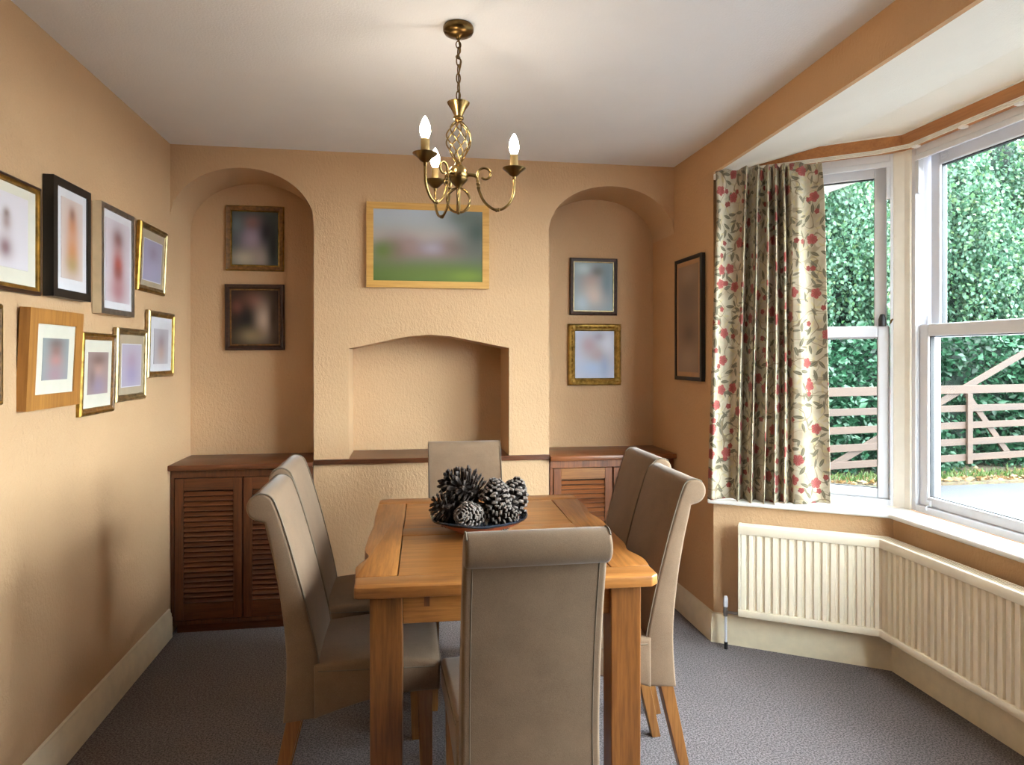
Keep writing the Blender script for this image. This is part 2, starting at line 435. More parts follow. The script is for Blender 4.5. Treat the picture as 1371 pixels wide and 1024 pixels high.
# fittings
r, L, x0, x1, zm, z0, z1 = w1
lk = MB(); lk.tube([(x1-0.03, 0.012, zm+0.028), (x1-0.03, 0.010, zm+0.06), (x1-0.03, 0.016, zm+0.082)], [0.017, 0.017, 0.010], 12); lk.build('sash_lock', M['gasket'], r, smooth=50)
lk = MB(); lk.tube(catmull([(x1+0.004, 0.01, zm+0.03), (x1+0.006, 0.0, zm+0.05), (x1+0.014, 0.004, zm+0.06)], 4), 0.005, 6); lk.build('sash_catch', M['brass_dark'], r, smooth=50)
r, L, x0, x1, zm, z0, z1 = w2
ring = MB(); c0 = Vector((x0+0.10, 0.058, z1-0.078))
ring.tube([(c0.x+0.018*math.cos(t), c0.y, c0.z+0.008*math.sin(t)) for t in np.linspace(0, 2*PI, 14, endpoint=False)], 0.003, 6, True)
ring.box(c0.x-0.018, c0.x+0.018, c0.y, c0.y+0.01, c0.z+0.006, c0.z+0.012); ring.build('ring_pull', M['upvc'], r, smooth=50)
hk = MB(); hk.box(x0+0.055, x0+0.075, 0.006, 0.02, z0+0.035, z0+0.06); hk.tube(catmull([(x0+0.065, 0.008, z0+0.04), (x0+0.067, -0.006, z0+0.03), (x0+0.072, -0.008, z0+0.018)], 4), 0.004, 6); hk.build('sash_hook', M['upvc'], r, smooth=50)
bt_ = MB(); bt_.lathe([(0.007, 0), (0.007, 0.02), (0.004, 0.022), (0.004, 0.036), (0, 0.04)], 10, (x0+0.012, 0.05, zm+0.03)); bt_.build('travel_stop', M['upvc'], r, smooth=50)
# corner posts
for k, W in enumerate((W1, W2)):
    s = 1 if k == 0 else -1
    Wx, Wy = W
    po = [(Wx-0.008, Wy-0.040*s), (Wx-0.014, Wy-0.012*s), (Wx-0.034, Wy+0.020*s), (Wx-0.040, Wy+0.030*s), (Wx+0.06, Wy+0.13*s), (Wx+0.14, Wy+0.02*s), (Wx+0.13, Wy-0.04*s)]
    struct(MB().prism(po, 0.716, 2.385).build('trim_%d' % (3+k), M['post'], bevel=0.003))

# ------------------------------------------------------------------ alcove cabinets and mantel shelf
def cabinet(x0, x1, yf, mx, mz, rail_mat, label, nsl=22, edge=0.0):
    root = empty('louvred_cabinet', (0, 0, 0)); tag(root, label, 'cabinet', 'louvred cabinets in the alcoves')
    zt = 0.842
    b = MB(); b.box(x0, x1, yf+0.02, YA, 0.06, zt); b.box(x0+0.02, x1-0.02, yf+0.035, YA, 0, 0.06)
    b.build('body', mx, root)
    f = MB(); f.box(x0, x1, yf, yf+0.02, 0.80, zt).box(x0, x1, yf, yf+0.02, 0.05, 0.072).box(x0, x0+0.018, yf, yf+0.02, 0.072, 0.80).box(x1-0.018, x1, yf, yf+0.02, 0.072, 0.80)
    f.build('face_frame', mz, root, bevel=0.002)
    mid = (x0+x1)/2
    slat = None
    for (a, c) in ((x0+0.021, mid-0.004), (mid+0.004, x1-0.021)):
        st = 0.042; za, zb = 0.076, 0.797
        d = MB(); d.box(a, a+st, yf-0.006, yf+0.016, za, zb).box(c-st, c, yf-0.006, yf+0.016, za, zb)
        d.cur = 1; d.box(a+st, c-st, yf+0.0165, yf+0.0195, za, zb)  # near-black backing stands in for the shade between the slats
        door = d.build('door', [mz, M['cone_core_slat_shade']], root, bevel=0.002)
        MB().box(a+st, c-st, yf-0.005, yf+0.014, zb-0.062, zb).build('top_rail', rail_mat, door, bevel=0.002)
        MB().box(a+st, c-st, yf-0.005, yf+0.014, za, za+0.085).build('bottom_rail', mx, door, bevel=0.002)
        zs, ze = za+0.088, zb-0.064; n = nsl; p = (ze-zs)/n; w = c-a-2*st
        me = MB().hexa([(-w/2, -0.011, -p*0.48), (w/2, -0.011, -p*0.48), (w/2, -0.004, -p*0.48), (-w/2, -0.004, -p*0.48)],
                       [(-w/2, 0.006, p*0.26), (w/2, 0.006, p*0.26), (w/2, 0.012, p*0.26), (-w/2, 0.012, p*0.26)])
        first = None
        for k in range(n):
            if first is None: o = first = me.build('slat', mx, door, bevel=0.0012)
            else: o = first.copy(); COL.objects.link(o); o.parent = door
            o.location = ((a+c)/2, yf+0.004, zs+(k+0.5)*p)
    return root
cabinet(XL+0.004, CL-0.003, 3.645, M['mah_x'], M['mah_z'], M['mah_x'], 'dark mahogany louvred cabinet in the left alcove under two framed pictures')
cabinet(0.79, XR-0.004, 3.645, M['cabr_x'], M['cabr_z'], M['oak_x'], 'brown louvred cabinet with pale top rails in the right alcove beside the curtain')
def board(name, poly, z0, z1, mat, label):
    o = MB().prism(poly, z0, z1).build(name, mat, bevel=0.004, seg=2, smooth=40); return tag(o, label, 'shelf', 'dark wooden shelf boards along the back wall')
board('cabinet_top', [(XL+0.001, 3.605), (CL-0.001, 3.605), (CL-0.001, YA-0.001), (XL+0.001, YA-0.001)], 0.8425, 0.870, M['mah_x'], 'dark wooden board topping the left alcove cabinet')
board('cabinet_top', [(CR+0.001, 3.605), (XR-0.001, 3.605), (XR-0.001, YA-0.001), (CR+0.001, YA-0.001)], 0.8425, 0.870, M['cabr_x'], 'brown wooden board topping the right alcove cabinet')
sh = MB(); sh.box(CL, CR, 3.628, 3.6499, 0.852, 0.877); sh.box(-0.297, 0.561, 3.6499, YA-0.001, 0.8721, 0.877)
tag(sh.build('mantel_shelf', M['mah_x'], bevel=0.002), 'dark wooden mantel shelf running under the chimney recess', 'shelf', 'dark wooden shelf boards along the back wall')

# ------------------------------------------------------------------ pictures
def picture(name, label, w, h, bands, mats, depth, mat_w, mat_mat, print_m, loc, rz, tilt=0.0, roll=0.0, print_inset=None, ornate=False, liner=None, group='framed pictures'):
    """bands: list of (inset, depth, material index of the strip that ENDS here); local facing -Y"""
    root = empty(name, loc, rz); root.rotation_euler = (tilt, roll, rz)
    tag(root, label, 'picture', group)
    f = MB(); n = len(bands); vs = []
    for ins, d, _ in bands:
        a, b = w/2-ins, h/2-ins; vs += [(-a, -d, -b), (a, -d, -b), (a, -d, b), (-a, -d, b)]
    for i in range(n-1):
        f.cur = bands[i+1][2]
        f.add([vs[4*i+k] for k in range(4)]+[vs[4*i+4+k] for k in range(4)], [(k, (k+1)%4, (k+1)%4+4, k+4) for k in range(4)])
    f.cur = 0; f.add([(-w/2, -bands[0][1], -h/2), (w/2, -bands[0][1], -h/2), (w/2, -bands[0][1], h/2), (-w/2, -bands[0][1], h/2)], [(0, 1, 2, 3)])
    f.build('frame', mats, root, normals=True)
    ins = bands[-1][0]; iw, ih = w/2-ins, h/2-ins; bd = bands[-1][1]
    if mat_mat is not None:
        MB().box(-iw, iw, -bd-0.001, -bd+0.003, -ih, ih).build('mount', mat_mat, root)
        px, pz0, pz1 = mat_w
        o = MB().box(-iw+px, iw-px, -bd-0.0025, -bd-0.0005, -ih+pz0, ih-pz1).build('print', print_m, root)
        if liner:
            l = MB(); e = 0.004; rail_xz(l, -iw+px-e, iw-px+e, -bd-0.0022, -bd-0.0005, -ih+pz0-e, ih-pz1+e, e); l.build('liner', liner, root)
    else:
        MB().box(-iw, iw, -bd-0.002, -bd+0.002, -ih, ih).build('print', print_m, root)
    if ornate:
        orn = None
        pts = []
        for sx in (-1, 1):
            for sz in (-1, 1): pts.append((sx*(w/2-0.024), sz*(h/2-0.024), 1.7))
        for k in range(1, 9):
            t = -1+2*k/9
            for sz in (-1, 1): pts.append((t*(w/2-0.03), sz*(h/2-0.018), 0.7))
            for sx in (-1, 1): pts.append((sx*(w/2-0.018), t*(h/2-0.03), 0.7))
        sm = MB()
        prof = [(0.013, 0.0), (0.014, 0.003), (0.010, 0.006), (0.006, 0.0065), (0.005, 0.010), (0.0, 0.012)]
        proto = None
        for (px, pz, s) in pts:
            if proto is None:
                proto = MB().lathe(prof, 10, axis=(0, -1, 0)).build('rosette', mats[1], root, smooth=50); o = proto
            else:
                o = proto.copy(); COL.objects.link(o); o.parent = root
            o.location = (px, -0.022, pz); o.scale = (s, s, s)
    return root
def rail_xz(m, x0, x1, y0, y1, z0, z1, w):
    m.box(x0, x0+w, y0, y1, z0, z1).box(x1-w, x1, y0, y1, z0, z1).box(x0+w, x1-w, y0, y1, z0, z0+w).box(x0+w, x1-w, y0, y1, z1-w, z1)
M['gold'] = metal('gilt', '#ad8a46', 0.42, 0.25)
M['gold_pale'] = metal('pale_gilt', '#b5a177', 0.42, 0.2)
M['gold_dark'] = plain('bronze_wood', '#7c5426', 0.4, var=0.25, vscale=60)
M['brownwood'] = plain('dark_brown_frame', '#3a2217', 0.35, var=0.25, vscale=50)
M['blackframe'] = plain('black_frame', '#171513', 0.4)
M['silver'] = metal('brushed_silver', '#a9a39b', 0.45, 0.1)
M['champagne'] = plain('champagne_side', '#d8c3a0', 0.5)
M['oakframe'] = wood('light_oak_frame', '#bd8440', '#98622a', 'z', 0.45)
M['birch'] = wood('pale_birch_frame', '#d9a85a', '#c08d42', 'x', 0.4)
M['mount'] = plain('cream_mount', '#cdc8b8', 0.8, var=0.02)
M['mount_w'] = plain('white_mount', '#cecbce', 0.8, var=0.02)
M['mount_t'] = plain('taupe_mount', '#a8977f', 0.8, var=0.03)
M['mount_c'] = plain('tan_mount', '#b48c66', 0.8, var=0.03)
def pm(name, *a, **k): return print_mat(name, *a, **k)
G = 'framed portraits on the left wall'
def left_pic(label, y0, y1, z0, z1, bands, mats, mat_w, mat_mat, prn, d=0.02, tilt=0.0, **kw):
    k = (1.183-d)/1.183; yc = (y0+y1)/2*k; w = (y1-y0)*k
    return picture('framed_portrait', label, w, z1-z0, bands, mats, d, mat_w, mat_mat, prn, (XL+0.002, yc, (z0+z1)/2), PI/2, tilt=tilt, group=G, **kw)
BG = [(0, 0.001, 0), (0, 0.016, 0), (0.004, 0.021, 0), (0.011, 0.021, 0), (0.013, 0.017, 1), (0.022, 0.018, 1), (0.025, 0.012, 1)]
left_pic('dark brown frame with gilt inner edge, cut by the photo left edge, upper row', 1.99, 2.425, 1.615, 1.962, BG, [M['brownwood'], M['gold']], (0.045, 0.045, 0.03), M['mount'],
    pm('print_a', '#cdc6cb', [(0.58, 0.26, 0.10, 0.12, '#7f6164', 0.85), (0.60, 0.60, 0.07, 0.10, '#97807c', 0.75), (0.60, 0.72, 0.05, 0.06, '#7a6259', 0.7), (0.2, 0.3, 0.09, 0.12, '#b8b2c4', 0.5)]))
FLAT = lambda fw, d=0.025: [(0, 0.001, 0), (0, d, 0), (fw, d, 1), (fw, d-0.006, 1)]
left_pic('black box frame with orange blurred portrait in the upper row', 2.50, 2.775, 1.620, 2.022, FLAT(0.028, 0.034), [M['blackframe'], M['blackframe']], (0.03, 0.04, 0.03), M['mount_w'],
    pm('print_b', '#c9b9b4', [(0.5, 0.68, 0.2, 0.16, '#b9805e', 0.8), (0.5, 0.82, 0.12, 0.08, '#6a4636', 0.6), (0.5, 0.35, 0.25, 0.2, '#c0855c', 0.85), (0.5, 0.18, 0.25, 0.1, '#9c8a52', 0.6)]), d=0.034)
left_pic('silver box frame with tall red blurred portrait in the upper row', 2.865, 3.19, 1.586, 2.016, FLAT(0.022, 0.034), [M['champagne'], M['silver']], (0.022, 0.03, 0.03), M['mount_w'],
    pm('print_c', '#c7bcc3', [(0.5, 0.78, 0.2, 0.11, '#7a5550', 0.8), (0.5, 0.45, 0.2, 0.18, '#a04c40', 0.85), (0.5, 0.35, 0.13, 0.08, '#6b302c', 0.6), (0.5, 0.14, 0.28, 0.14, '#a8777a', 0.8)]), d=0.034)
GG = [(0, 0.001, 0), (0, 0.014, 0), (0.005, 0.020, 0), (0.013, 0.021, 0), (0.017, 0.016, 1), (0.026, 0.015, 1), (0.028, 0.011, 1)]
left_pic('small gilt frame with taupe mount nearest the left alcove, upper row', 3.255, 3.60, 1.716, 2.026, GG, [M['gold'], M['gold_pale']], (0.030, 0.028, 0.042), M['mount_t'],
    pm('print_d', '#9f9ab2', [(0.5, 0.65, 0.2, 0.2, '#8f8194', 0.8), (0.5, 0.3, 0.3, 0.22, '#a59fb9', 0.6)]), tilt=0.045, liner=M['mount_w'])
left_pic('gilt frame mostly cut off at the photo left edge, lower row', 1.86, 2.215, 1.278, 1.573, GG, [M['gold'], M['gold_dark']], (0.04, 0.04, 0.04), M['mount_w'],
    pm('print_e', '#a9b4c6', [(0.5, 0.5, 0.25, 0.25, '#8890a8', 0.8)]))
left_pic('wide light oak frame with cream mount in the lower row', 2.345, 2.70, 1.250, 1.574, FLAT(0.048, 0.032), [M['oakframe'], M['oakframe']], (0.042, 0.045, 0.045), M['mount'],
    pm('print_f', '#8f9698', [(0.5, 0.7, 0.22, 0.2, '#8a6b66', 0.85), (0.5, 0.45, 0.2, 0.12, '#b07f78', 0.8), (0.5, 0.12, 0.3, 0.2, '#9c8088', 0.8), (0.5, 0.88, 0.22, 0.1, '#6a5b58', 0.6)]), d=0.032, tilt=0.045)
left_pic('brown and gilt frame with dark portrait just right of the oak frame', 2.705, 3.00, 1.198, 1.510, GG, [M['gold'], M['gold_dark']], (0.032, 0.05, 0.045), M['mount'],
    pm('print_g', '#9b8683', [(0.5, 0.6, 0.22, 0.2, '#b39084', 0.8), (0.5, 0.82, 0.3, 0.12, '#6a5450', 0.7), (0.5, 0.2, 0.3, 0.2, '#8d7f94', 0.8), (0.2, 0.4, 0.12, 0.2, '#6a5550', 0.5)]), tilt=0.03)
left_pic('pale gilt frame with taupe mount and lilac portrait, lower row', 3.015, 3.34, 1.230, 1.540, GG, [M['gold_pale'], M['gold_pale']], (0.030, 0.035, 0.042), M['mount_t'],
    pm('print_h', '#aaa1b1', [(0.5, 0.62, 0.22, 0.2, '#a28c9c', 0.8), (0.5, 0.25, 0.26, 0.22, '#8e83a8', 0.6)]), tilt=0.02, liner=M['mount_w'])
left_pic('small pale gilt frame with white mount beside the alcove edge, lower row', 3.365, 3.715, 1.321, 1.635, GG, [M['gold_pale'], M['gold']], (0.05, 0.035, 0.055), M['mount_w'],
    pm('print_i', '#aca6ac', [(0.5, 0.6, 0.2, 0.2, '#8d7f86', 0.8), (0.5, 0.3, 0.2, 0.2, '#b08d7a', 0.6)]), tilt=0.02)
# chimney breast
picture('landscape_picture', 'wide landscape picture in pale birch frame above the chimney recess', 0.652, 0.452, FLAT(0.036, 0.026), [M['birch'], M['birch']], 0.026, None, None,
    pm('print_landscape', '#4d5f2a', [(0.5, 1.0, 3.0, 0.42, '#aab0b8', 0.95), (0.5, 0.62, 3.0, 0.12, '#b0a5a0', 0.7), (0.45, 0.42, 0.45, 0.13, '#8b7476', 0.75), (0.2, 0.45, 0.1, 0.16, '#7a5b52', 0.55), (0.33, 0.52, 0.07, 0.09, '#927a78', 0.6), (0.55, 0.47, 0.09, 0.07, '#a8a0b2', 0.6), (0.72, 0.5, 0.1, 0.12, '#7d6158', 0.5),
                            (0.95, 0.72, 0.16, 0.36, '#46544e', 0.85), (0.82, 0.92, 0.16, 0.12, '#5d675f', 0.7), (0.08, 0.42, 0.09, 0.12, '#5b7330', 0.7), (0.5, 0.1, 0.5, 0.14, '#5e7433', 0.7), (0.85, 0.08, 0.14, 0.07, '#74883a', 0.8)]),
    (0.122, YB-0.001, 2.012), 0, group='framed pictures on the back wall')
GB = 'framed pictures on the back wall'
B1 = [(0, 0.001, 0), (0, 0.016, 0), (0.005, 0.022, 0), (0.010, 0.020, 1), (0.026, 0.016, 1), (0.030, 0.018, 0), (0.034, 0.012, 0)]
picture('framed_portrait', 'gold and brown framed blurred picture, upper one in the left alcove', 0.314, 0.366, B1, [M['gold'], M['gold_dark']], 0.02, None, None,
    pm('print_j', '#4a5350', [(0.45, 0.5, 0.22, 0.22, '#a493a8', 0.9), (0.45, 0.8, 0.16, 0.1, '#8d6a68', 0.8), (0.75, 0.62, 0.14, 0.25, '#2c2b33', 0.8), (0.3, 0.12, 0.26, 0.14, '#b8ae9c', 0.9), (0.6, 0.12, 0.16, 0.16, '#a79a94', 0.7), (0.9, 0.3, 0.1, 0.35, '#262a2a', 0.8), (0.1, 0.75, 0.12, 0.14, '#6f7c80', 0.6)]),
    (-0.837, YA-0.001, 2.084), 0, group=GB)
B2 = [(0, 0.001, 0), (0, 0.02, 0), (0.006, 0.028, 0), (0.018, 0.026, 0), (0.026, 0.016, 0), (0.031, 0.017, 1), (0.034, 0.012, 1)]
picture('framed_portrait', 'dark brown framed blurred picture, lower one in the left alcove', 0.32, 0.370, B2, [M['brownwood'], M['gold_dark']], 0.02, None, None,
    pm('print_k', '#35261f', [(0.45, 0.78, 0.18, 0.14, '#8a5a4a', 0.85), (0.68, 0.45, 0.18, 0.24, '#c3ac9a', 0.95), (0.3, 0.45, 0.18, 0.3, '#1b1a1b', 0.85), (0.42, 0.15, 0.22, 0.12, '#8d7a5c', 0.8), (0.12, 0.7, 0.1, 0.1, '#7a4a42', 0.6), (0.9, 0.5, 0.1, 0.4, '#3d2a1e', 0.8)]),
    (-0.837, YA-0.001, 1.640), 0, roll=math.radians(-0.4), group=GB)
B3 = [(0, 0.001, 0), (0, 0.018, 0), (0.004, 0.023, 0), (0.022, 0.018, 0), (0.025, 0.018, 1), (0.028, 0.013, 1)]
picture('framed_portrait', 'dark framed blue-grey blurred picture, upper one in the right alcove', 0.297, 0.346, B3, [M['brownwood'], M['gold_pale']], 0.02, None, None,
    pm('print_l', '#7f8f96', [(0.45, 0.62, 0.22, 0.18, '#a88f84', 0.85), (0.5, 0.32, 0.26, 0.2, '#c4aea2', 0.85), (0.2, 0.15, 0.15, 0.15, '#a8b8c6', 0.7), (0.85, 0.6, 0.14, 0.3, '#5e7680', 0.7), (0.25, 0.88, 0.18, 0.1, '#b9c6cc', 0.6), (0.6, 0.82, 0.14, 0.09, '#5b5450', 0.6)]),
    (1.131, YA-0.001, 1.844), 0, roll=math.radians(0.3), group=GB)
B4 = [(0, 0.001, 0), (0, 0.018, 0), (0.006, 0.026, 0), (0.016, 0.028, 0), (0.028, 0.020, 1), (0.036, 0.022, 0), (0.043, 0.014, 0)]
picture('framed_portrait', 'ornate carved gold framed picture, lower one in the right alcove', 0.330, 0.372, B4, [M['gold'], M['gold']], 0.02, None, None,
    pm('print_m', '#b2b6cc', [(0.35, 0.7, 0.18, 0.18, '#a98f98', 0.8), (0.6, 0.45, 0.22, 0.2, '#a2847e', 0.75), (0.45, 0.2, 0.3, 0.15, '#9fb3d6', 0.8), (0.85, 0.75, 0.14, 0.2, '#c9cbd8', 0.7), (0.6, 0.88, 0.12, 0.08, '#8c7c8a', 0.6), (0.75, 0.25, 0.1, 0.2, '#7f95bd', 0.6)]),
    (1.138, YA-0.001, 1.431), 0, ornate=True, group=GB)
# right pier
picture('framed_print', 'tall black framed sepia print on the pier beside the curtain', 0.345, 0.662, FLAT(0.020, 0.022), [M['blackframe'], M['blackframe']], 0.022, (0.025, 0.025, 0.025), M['mount_c'],
    pm('print_n', '#8a6f58', [(0.5, 0.7, 0.3, 0.14, '#77604f', 0.7), (0.55, 0.35, 0.3, 0.1, '#5f473a', 0.7), (0.5, 0.12, 0.4, 0.1, '#a08468', 0.7), (0.5, 0.92, 0.4, 0.08, '#a58a70', 0.6)]),
    (XR+0.001, 3.417, 1.622), -PI/2, group='framed pictures on the back wall')['group'] = 'framed picture on the pier'
# ------------------------------------------------------------------ dining table
TX, TY, TR = 0.311, 2.468, -math.radians(1.65)
tbl = tag(empty('dining_table', (TX, TY, 0), TR), 'oak dining table with panelled top and wavy long edges', 'table')
HW, HL, ZT, TH = 0.440, 0.585, 0.780, 0.032
def wave(y, side):
    a = 0.020*math.exp(-((y+0.285)/0.05)**2) - 0.010*math.exp(-((y+0.40)/0.05)**2) + 0.006*math.exp(-((y-0.12)/0.09)**2) if side < 0 else \
        0.014*math.exp(-((y+0.31)/0.045)**2) - 0.008*math.exp(-((y+0.42)/0.05)**2) + 0.012*math.exp(-((y-0.22)/0.05)**2) - 0.006*math.exp(-((y-0.05)/0.08)**2)
    return a
SB = 0.118; EB = 0.100
def board_poly(poly, name, mat, ch=0.006):
    m = MB(); m.prism(poly, ZT-TH, ZT); return m.build(name, mat, tbl, bevel=ch if ch else 0, seg=2, smooth=40)
ys = np.linspace(-HL+EB, HL-EB, 40)
for s in (-1, 1):
    out = [(s*(HW-wave(y, s)), y) for y in ys]; inn = [(s*(HW-SB), ys[-1]), (s*(HW-SB), ys[0])]
    poly = out+inn
    board_poly(poly if s > 0 else poly[::-1], 'side_board', M['oak_y'], 0.003)
for s in (-1, 1):
    y0, y1 = (-HL, -HL+EB-0.0006) if s < 0 else (HL-EB+0.0006, HL)
    c = 0.018
    if s < 0: poly = [(-HW+0.004, y0+c*0.4), (-HW+c, y0), (HW-c*1.3, y0), (HW, y0+c*1.2), (HW, y1), (-HW, y1)]
    else: poly = [(-HW, y0), (HW, y0), (HW, y1-c), (HW-c, y1), (-HW+c, y1), (-HW, y1-c)]
    board_poly(poly, 'end_board', M['oak_x'], 0.004)
xi = HW-SB-0.0035
mid0, mid1 = -0.045, 0.055
board_poly([(-xi-0.0032, mid0), (xi+0.0032, mid0), (xi+0.0032, mid1), (-xi-0.0032, mid1)], 'cross_rail', M['oak_x'], 0.0015)
for a, b in ((-HL+EB+0.001, mid0-0.001), (mid1+0.001, HL-EB-0.001)):
    m = MB(); m.box(-xi, xi, a, b, ZT-TH, ZT-0.0012); m.build('top_panel', M['oak_x'], tbl, bevel=0.002)
MB().box(-HW+0.06, HW-0.06, -HL+0.05, HL-0.05, ZT-TH-0.012, ZT-TH).build('underside', M['gasket'], tbl)
LX, LY, LW = 0.350, 0.500, 0.046
for sx in (-1, 1):
    for sy in (-1, 1):
        m = MB(); x, y = sx*LX, sy*LY; w0, w1 = LW, LW*0.97
        m.hexa([(x-w1, y-w1, 0), (x+w1, y-w1, 0), (x+w1, y+w1, 0), (x-w1, y+w1, 0)], [(x-w0, y-w0, ZT-TH), (x+w0, y-w0, ZT-TH), (x+w0, y+w0, ZT-TH), (x-w0, y+w0, ZT-TH)])
        m.build('leg', M['oak_z'], tbl, bevel=0.004)
for sy in (-1, 1):
    yc = sy*(LY+0.018)
    MB().box(-LX+LW, LX-LW, yc-0.011, yc+0.011, 0.655, ZT-TH).build('apron', M['oak_x'], tbl, bevel=0.002)
    for sx in (-1, 1):
        MB().box(sx*0.235-0.008, sx*0.235+0.008, yc+sy*0.010, yc+sy*0.014, 0.703, ZT-TH).build('tenon', M['mah_z'], tbl)
for sx in (-1, 1):
    xc = sx*(LX+0.018)
    MB().box(xc-0.011, xc+0.011, -LY+LW, LY-LW, 0.655, ZT-TH).build('apron', M['oak_y'], tbl, bevel=0.002)

# ------------------------------------------------------------------ upholstered chairs
def make_chair():
    root = empty('dining_chair')
    rear = catmull([(-0.238, 0.335), (-0.228, 0.50), (-0.240, 0.66), (-0.262, 0.80), (-0.284, 0.90), (-0.291, 0.934)], 4)
    cx, cz, r = -0.300, 0.975, 0.0415
    roll = [(cx+r*math.cos(math.radians(a)), cz+r*math.sin(math.radians(a))) for a in range(-100, -331, -14)]   # under, rear, over the top, to the front
    front = catmull([(-0.262, 0.990), (-0.244, 0.940), (-0.214, 0.84), (-0.182, 0.72), (-0.154, 0.60), (-0.136, 0.505), (-0.132, 0.43), (-0.134, 0.345)], 4)
    prof = rear[:-1] + roll + front
    w = 0.172
    m = MB(); m.extrude_x(prof, -w, w)
    bm_o = m.build('backrest', M['chair'], root)
    me = bm_o.data; bm = bmesh.new(); bm.from_mesh(me)
    ed = [e for e in bm.edges if len(e.link_faces) == 2 and any(len(f.verts) > 8 for f in e.link_faces)]
    bmesh.ops.bevel(bm, geom=ed, offset=0.018, segments=4, profile=0.5, affect='EDGES', clamp_overlap=True)
    bm.to_mesh(me); bm.free()
    me.polygons.foreach_set('use_smooth', [True]*len(me.polygons)); me.set_sharp_from_angle(angle=math.radians(60))
    for s in (-1, 1):
        x = s*(w-0.004)
        MB().tube([(x, y+0.0015, z) for y, z in (roll[9:]+front)[:-4]], 0.0022, 5).build('piping', M['seam'], bm_o, smooth=60)
    for s in (-1, 1):
        x = s*(w-0.020)
        MB().tube([(x, y+0.0004, z) for y, z in rear], 0.0018, 5).build('piping', M['seam'], bm_o, smooth=60)
    ws, wf = 0.178, 0.198
    top = catmull([(0.224, 0.488), (0.20, 0.507), (0.10, 0.517), (-0.02, 0.516), (-0.15, 0.506)], 4)
    bot = catmull([(-0.15, 0.342), (-0.08, 0.366), (0.02, 0.394), (0.12, 0.409), (0.222, 0.414)], 3)
    prof = top + bot; n = len(prof)
    sm = MB()
    def wid(y): return ws + (wf-ws)*max(0, min(1, (y+0.15)/0.37))
    vs = [(-wid(y), y, z) for y, z in prof] + [(-wid(y)*0.33, y, z+(0.006 if i < len(top) else 0)) for i, (y, z) in enumerate(prof)] + [(wid(y)*0.33, y, z+(0.006 if i < len(top) else 0)) for i, (y, z) in enumerate(prof)] + [(wid(y), y, z) for y, z in prof]
    fs = [list(range(n)), list(range(3*n, 4*n))]
    for c in range(3):
        for i in range(n):
            j = (i+1) % n; fs.append((c*n+i, c*n+j, (c+1)*n+j, (c+1)*n+i))
    sm.add(vs, fs); seat = sm.build('seat', M['chair'], root)
    me = seat.data; bm = bmesh.new(); bm.from_mesh(me)
    ed = [e for e in bm.edges if len(e.link_faces) == 2 and any(len(f.verts) > 8 for f in e.link_faces)]
    bmesh.ops.bevel(bm, geom=ed, offset=0.016, segments=3, profile=0.5, affect='EDGES', clamp_overlap=True)
    bm.to_mesh(me); bm.free()
    me.polygons.foreach_set('use_smooth', [True]*len(me.polygons)); me.set_sharp_from_angle(angle=math.radians(50))
    for s in (-1, 1):
        MB().tube([(s*(wid(y)+0.0005), y, 0.488) for y in np.linspace(-0.135, 0.208, 8)], 0.002, 5).build('piping', M['seam'], seat, smooth=60)
    MB().tube([(x, 0.2255, 0.484) for x in np.linspace(-0.18, 0.18, 5)], 0.002, 5).build('piping', M['seam'], seat, smooth=60)
    for s in (-1, 1):
        x = s*0.165
        a, b = 0.022, 0.016
        f = MB(); f.hexa([(x-b, 0.185-b, 0), (x+b, 0.185-b, 0), (x+b, 0.185+b, 0), (x-b, 0.185+b, 0)], [(x-a, 0.178-a, 0.43), (x+a, 0.178-a, 0.43), (x+a, 0.178+a, 0.43), (x-a, 0.178+a, 0.43)]); f.build('leg', M['oak_leg'], root, bevel=0.002)
        x = s*0.145; y0, y1 = -0.285, -0.200
        f = MB(); f.hexa([(x-b, y0-b, 0), (x+b, y0-b, 0), (x+b, y0+b, 0), (x-b, y0+b, 0)], [(x-a, y1-a, 0.37), (x+a, y1-a, 0.37), (x+a, y1+a, 0.37), (x-a, y1+a, 0.37)]); f.build('leg', M['oak_leg'], root, bevel=0.002)
    return root
chair0 = make_chair()
CH = [  # x, y, rotation (front is local +y), label
    (-0.120, 2.232, -PI/2, 'taupe roll-top dining chair on the left table side, nearer the camera'),
    (-0.146, 2.695, -PI/2, 'taupe roll-top dining chair on the left table side, nearer the back wall'),
    (0.640, 2.262, PI/2, 'taupe roll-top dining chair on the window side, nearer the camera'),
    (0.702, 2.705, PI/2, 'taupe roll-top dining chair on the window side, nearer the back wall'),
    (0.277, 2.905, PI, 'taupe dining chair at the far table end before the chimney breast'),
    (0.304, 1.838, 0.0, 'taupe dining chair at the near table end, its back to the camera'),
]
for i, (x, y, rz, lab) in enumerate(CH):
    o = chair0 if i == 0 else copy_tree(chair0)
    o.location = (x, y, 0); o.rotation_euler = (0, 0, rz); tag(o, lab, 'chair', 'upholstered chairs around the dining table')

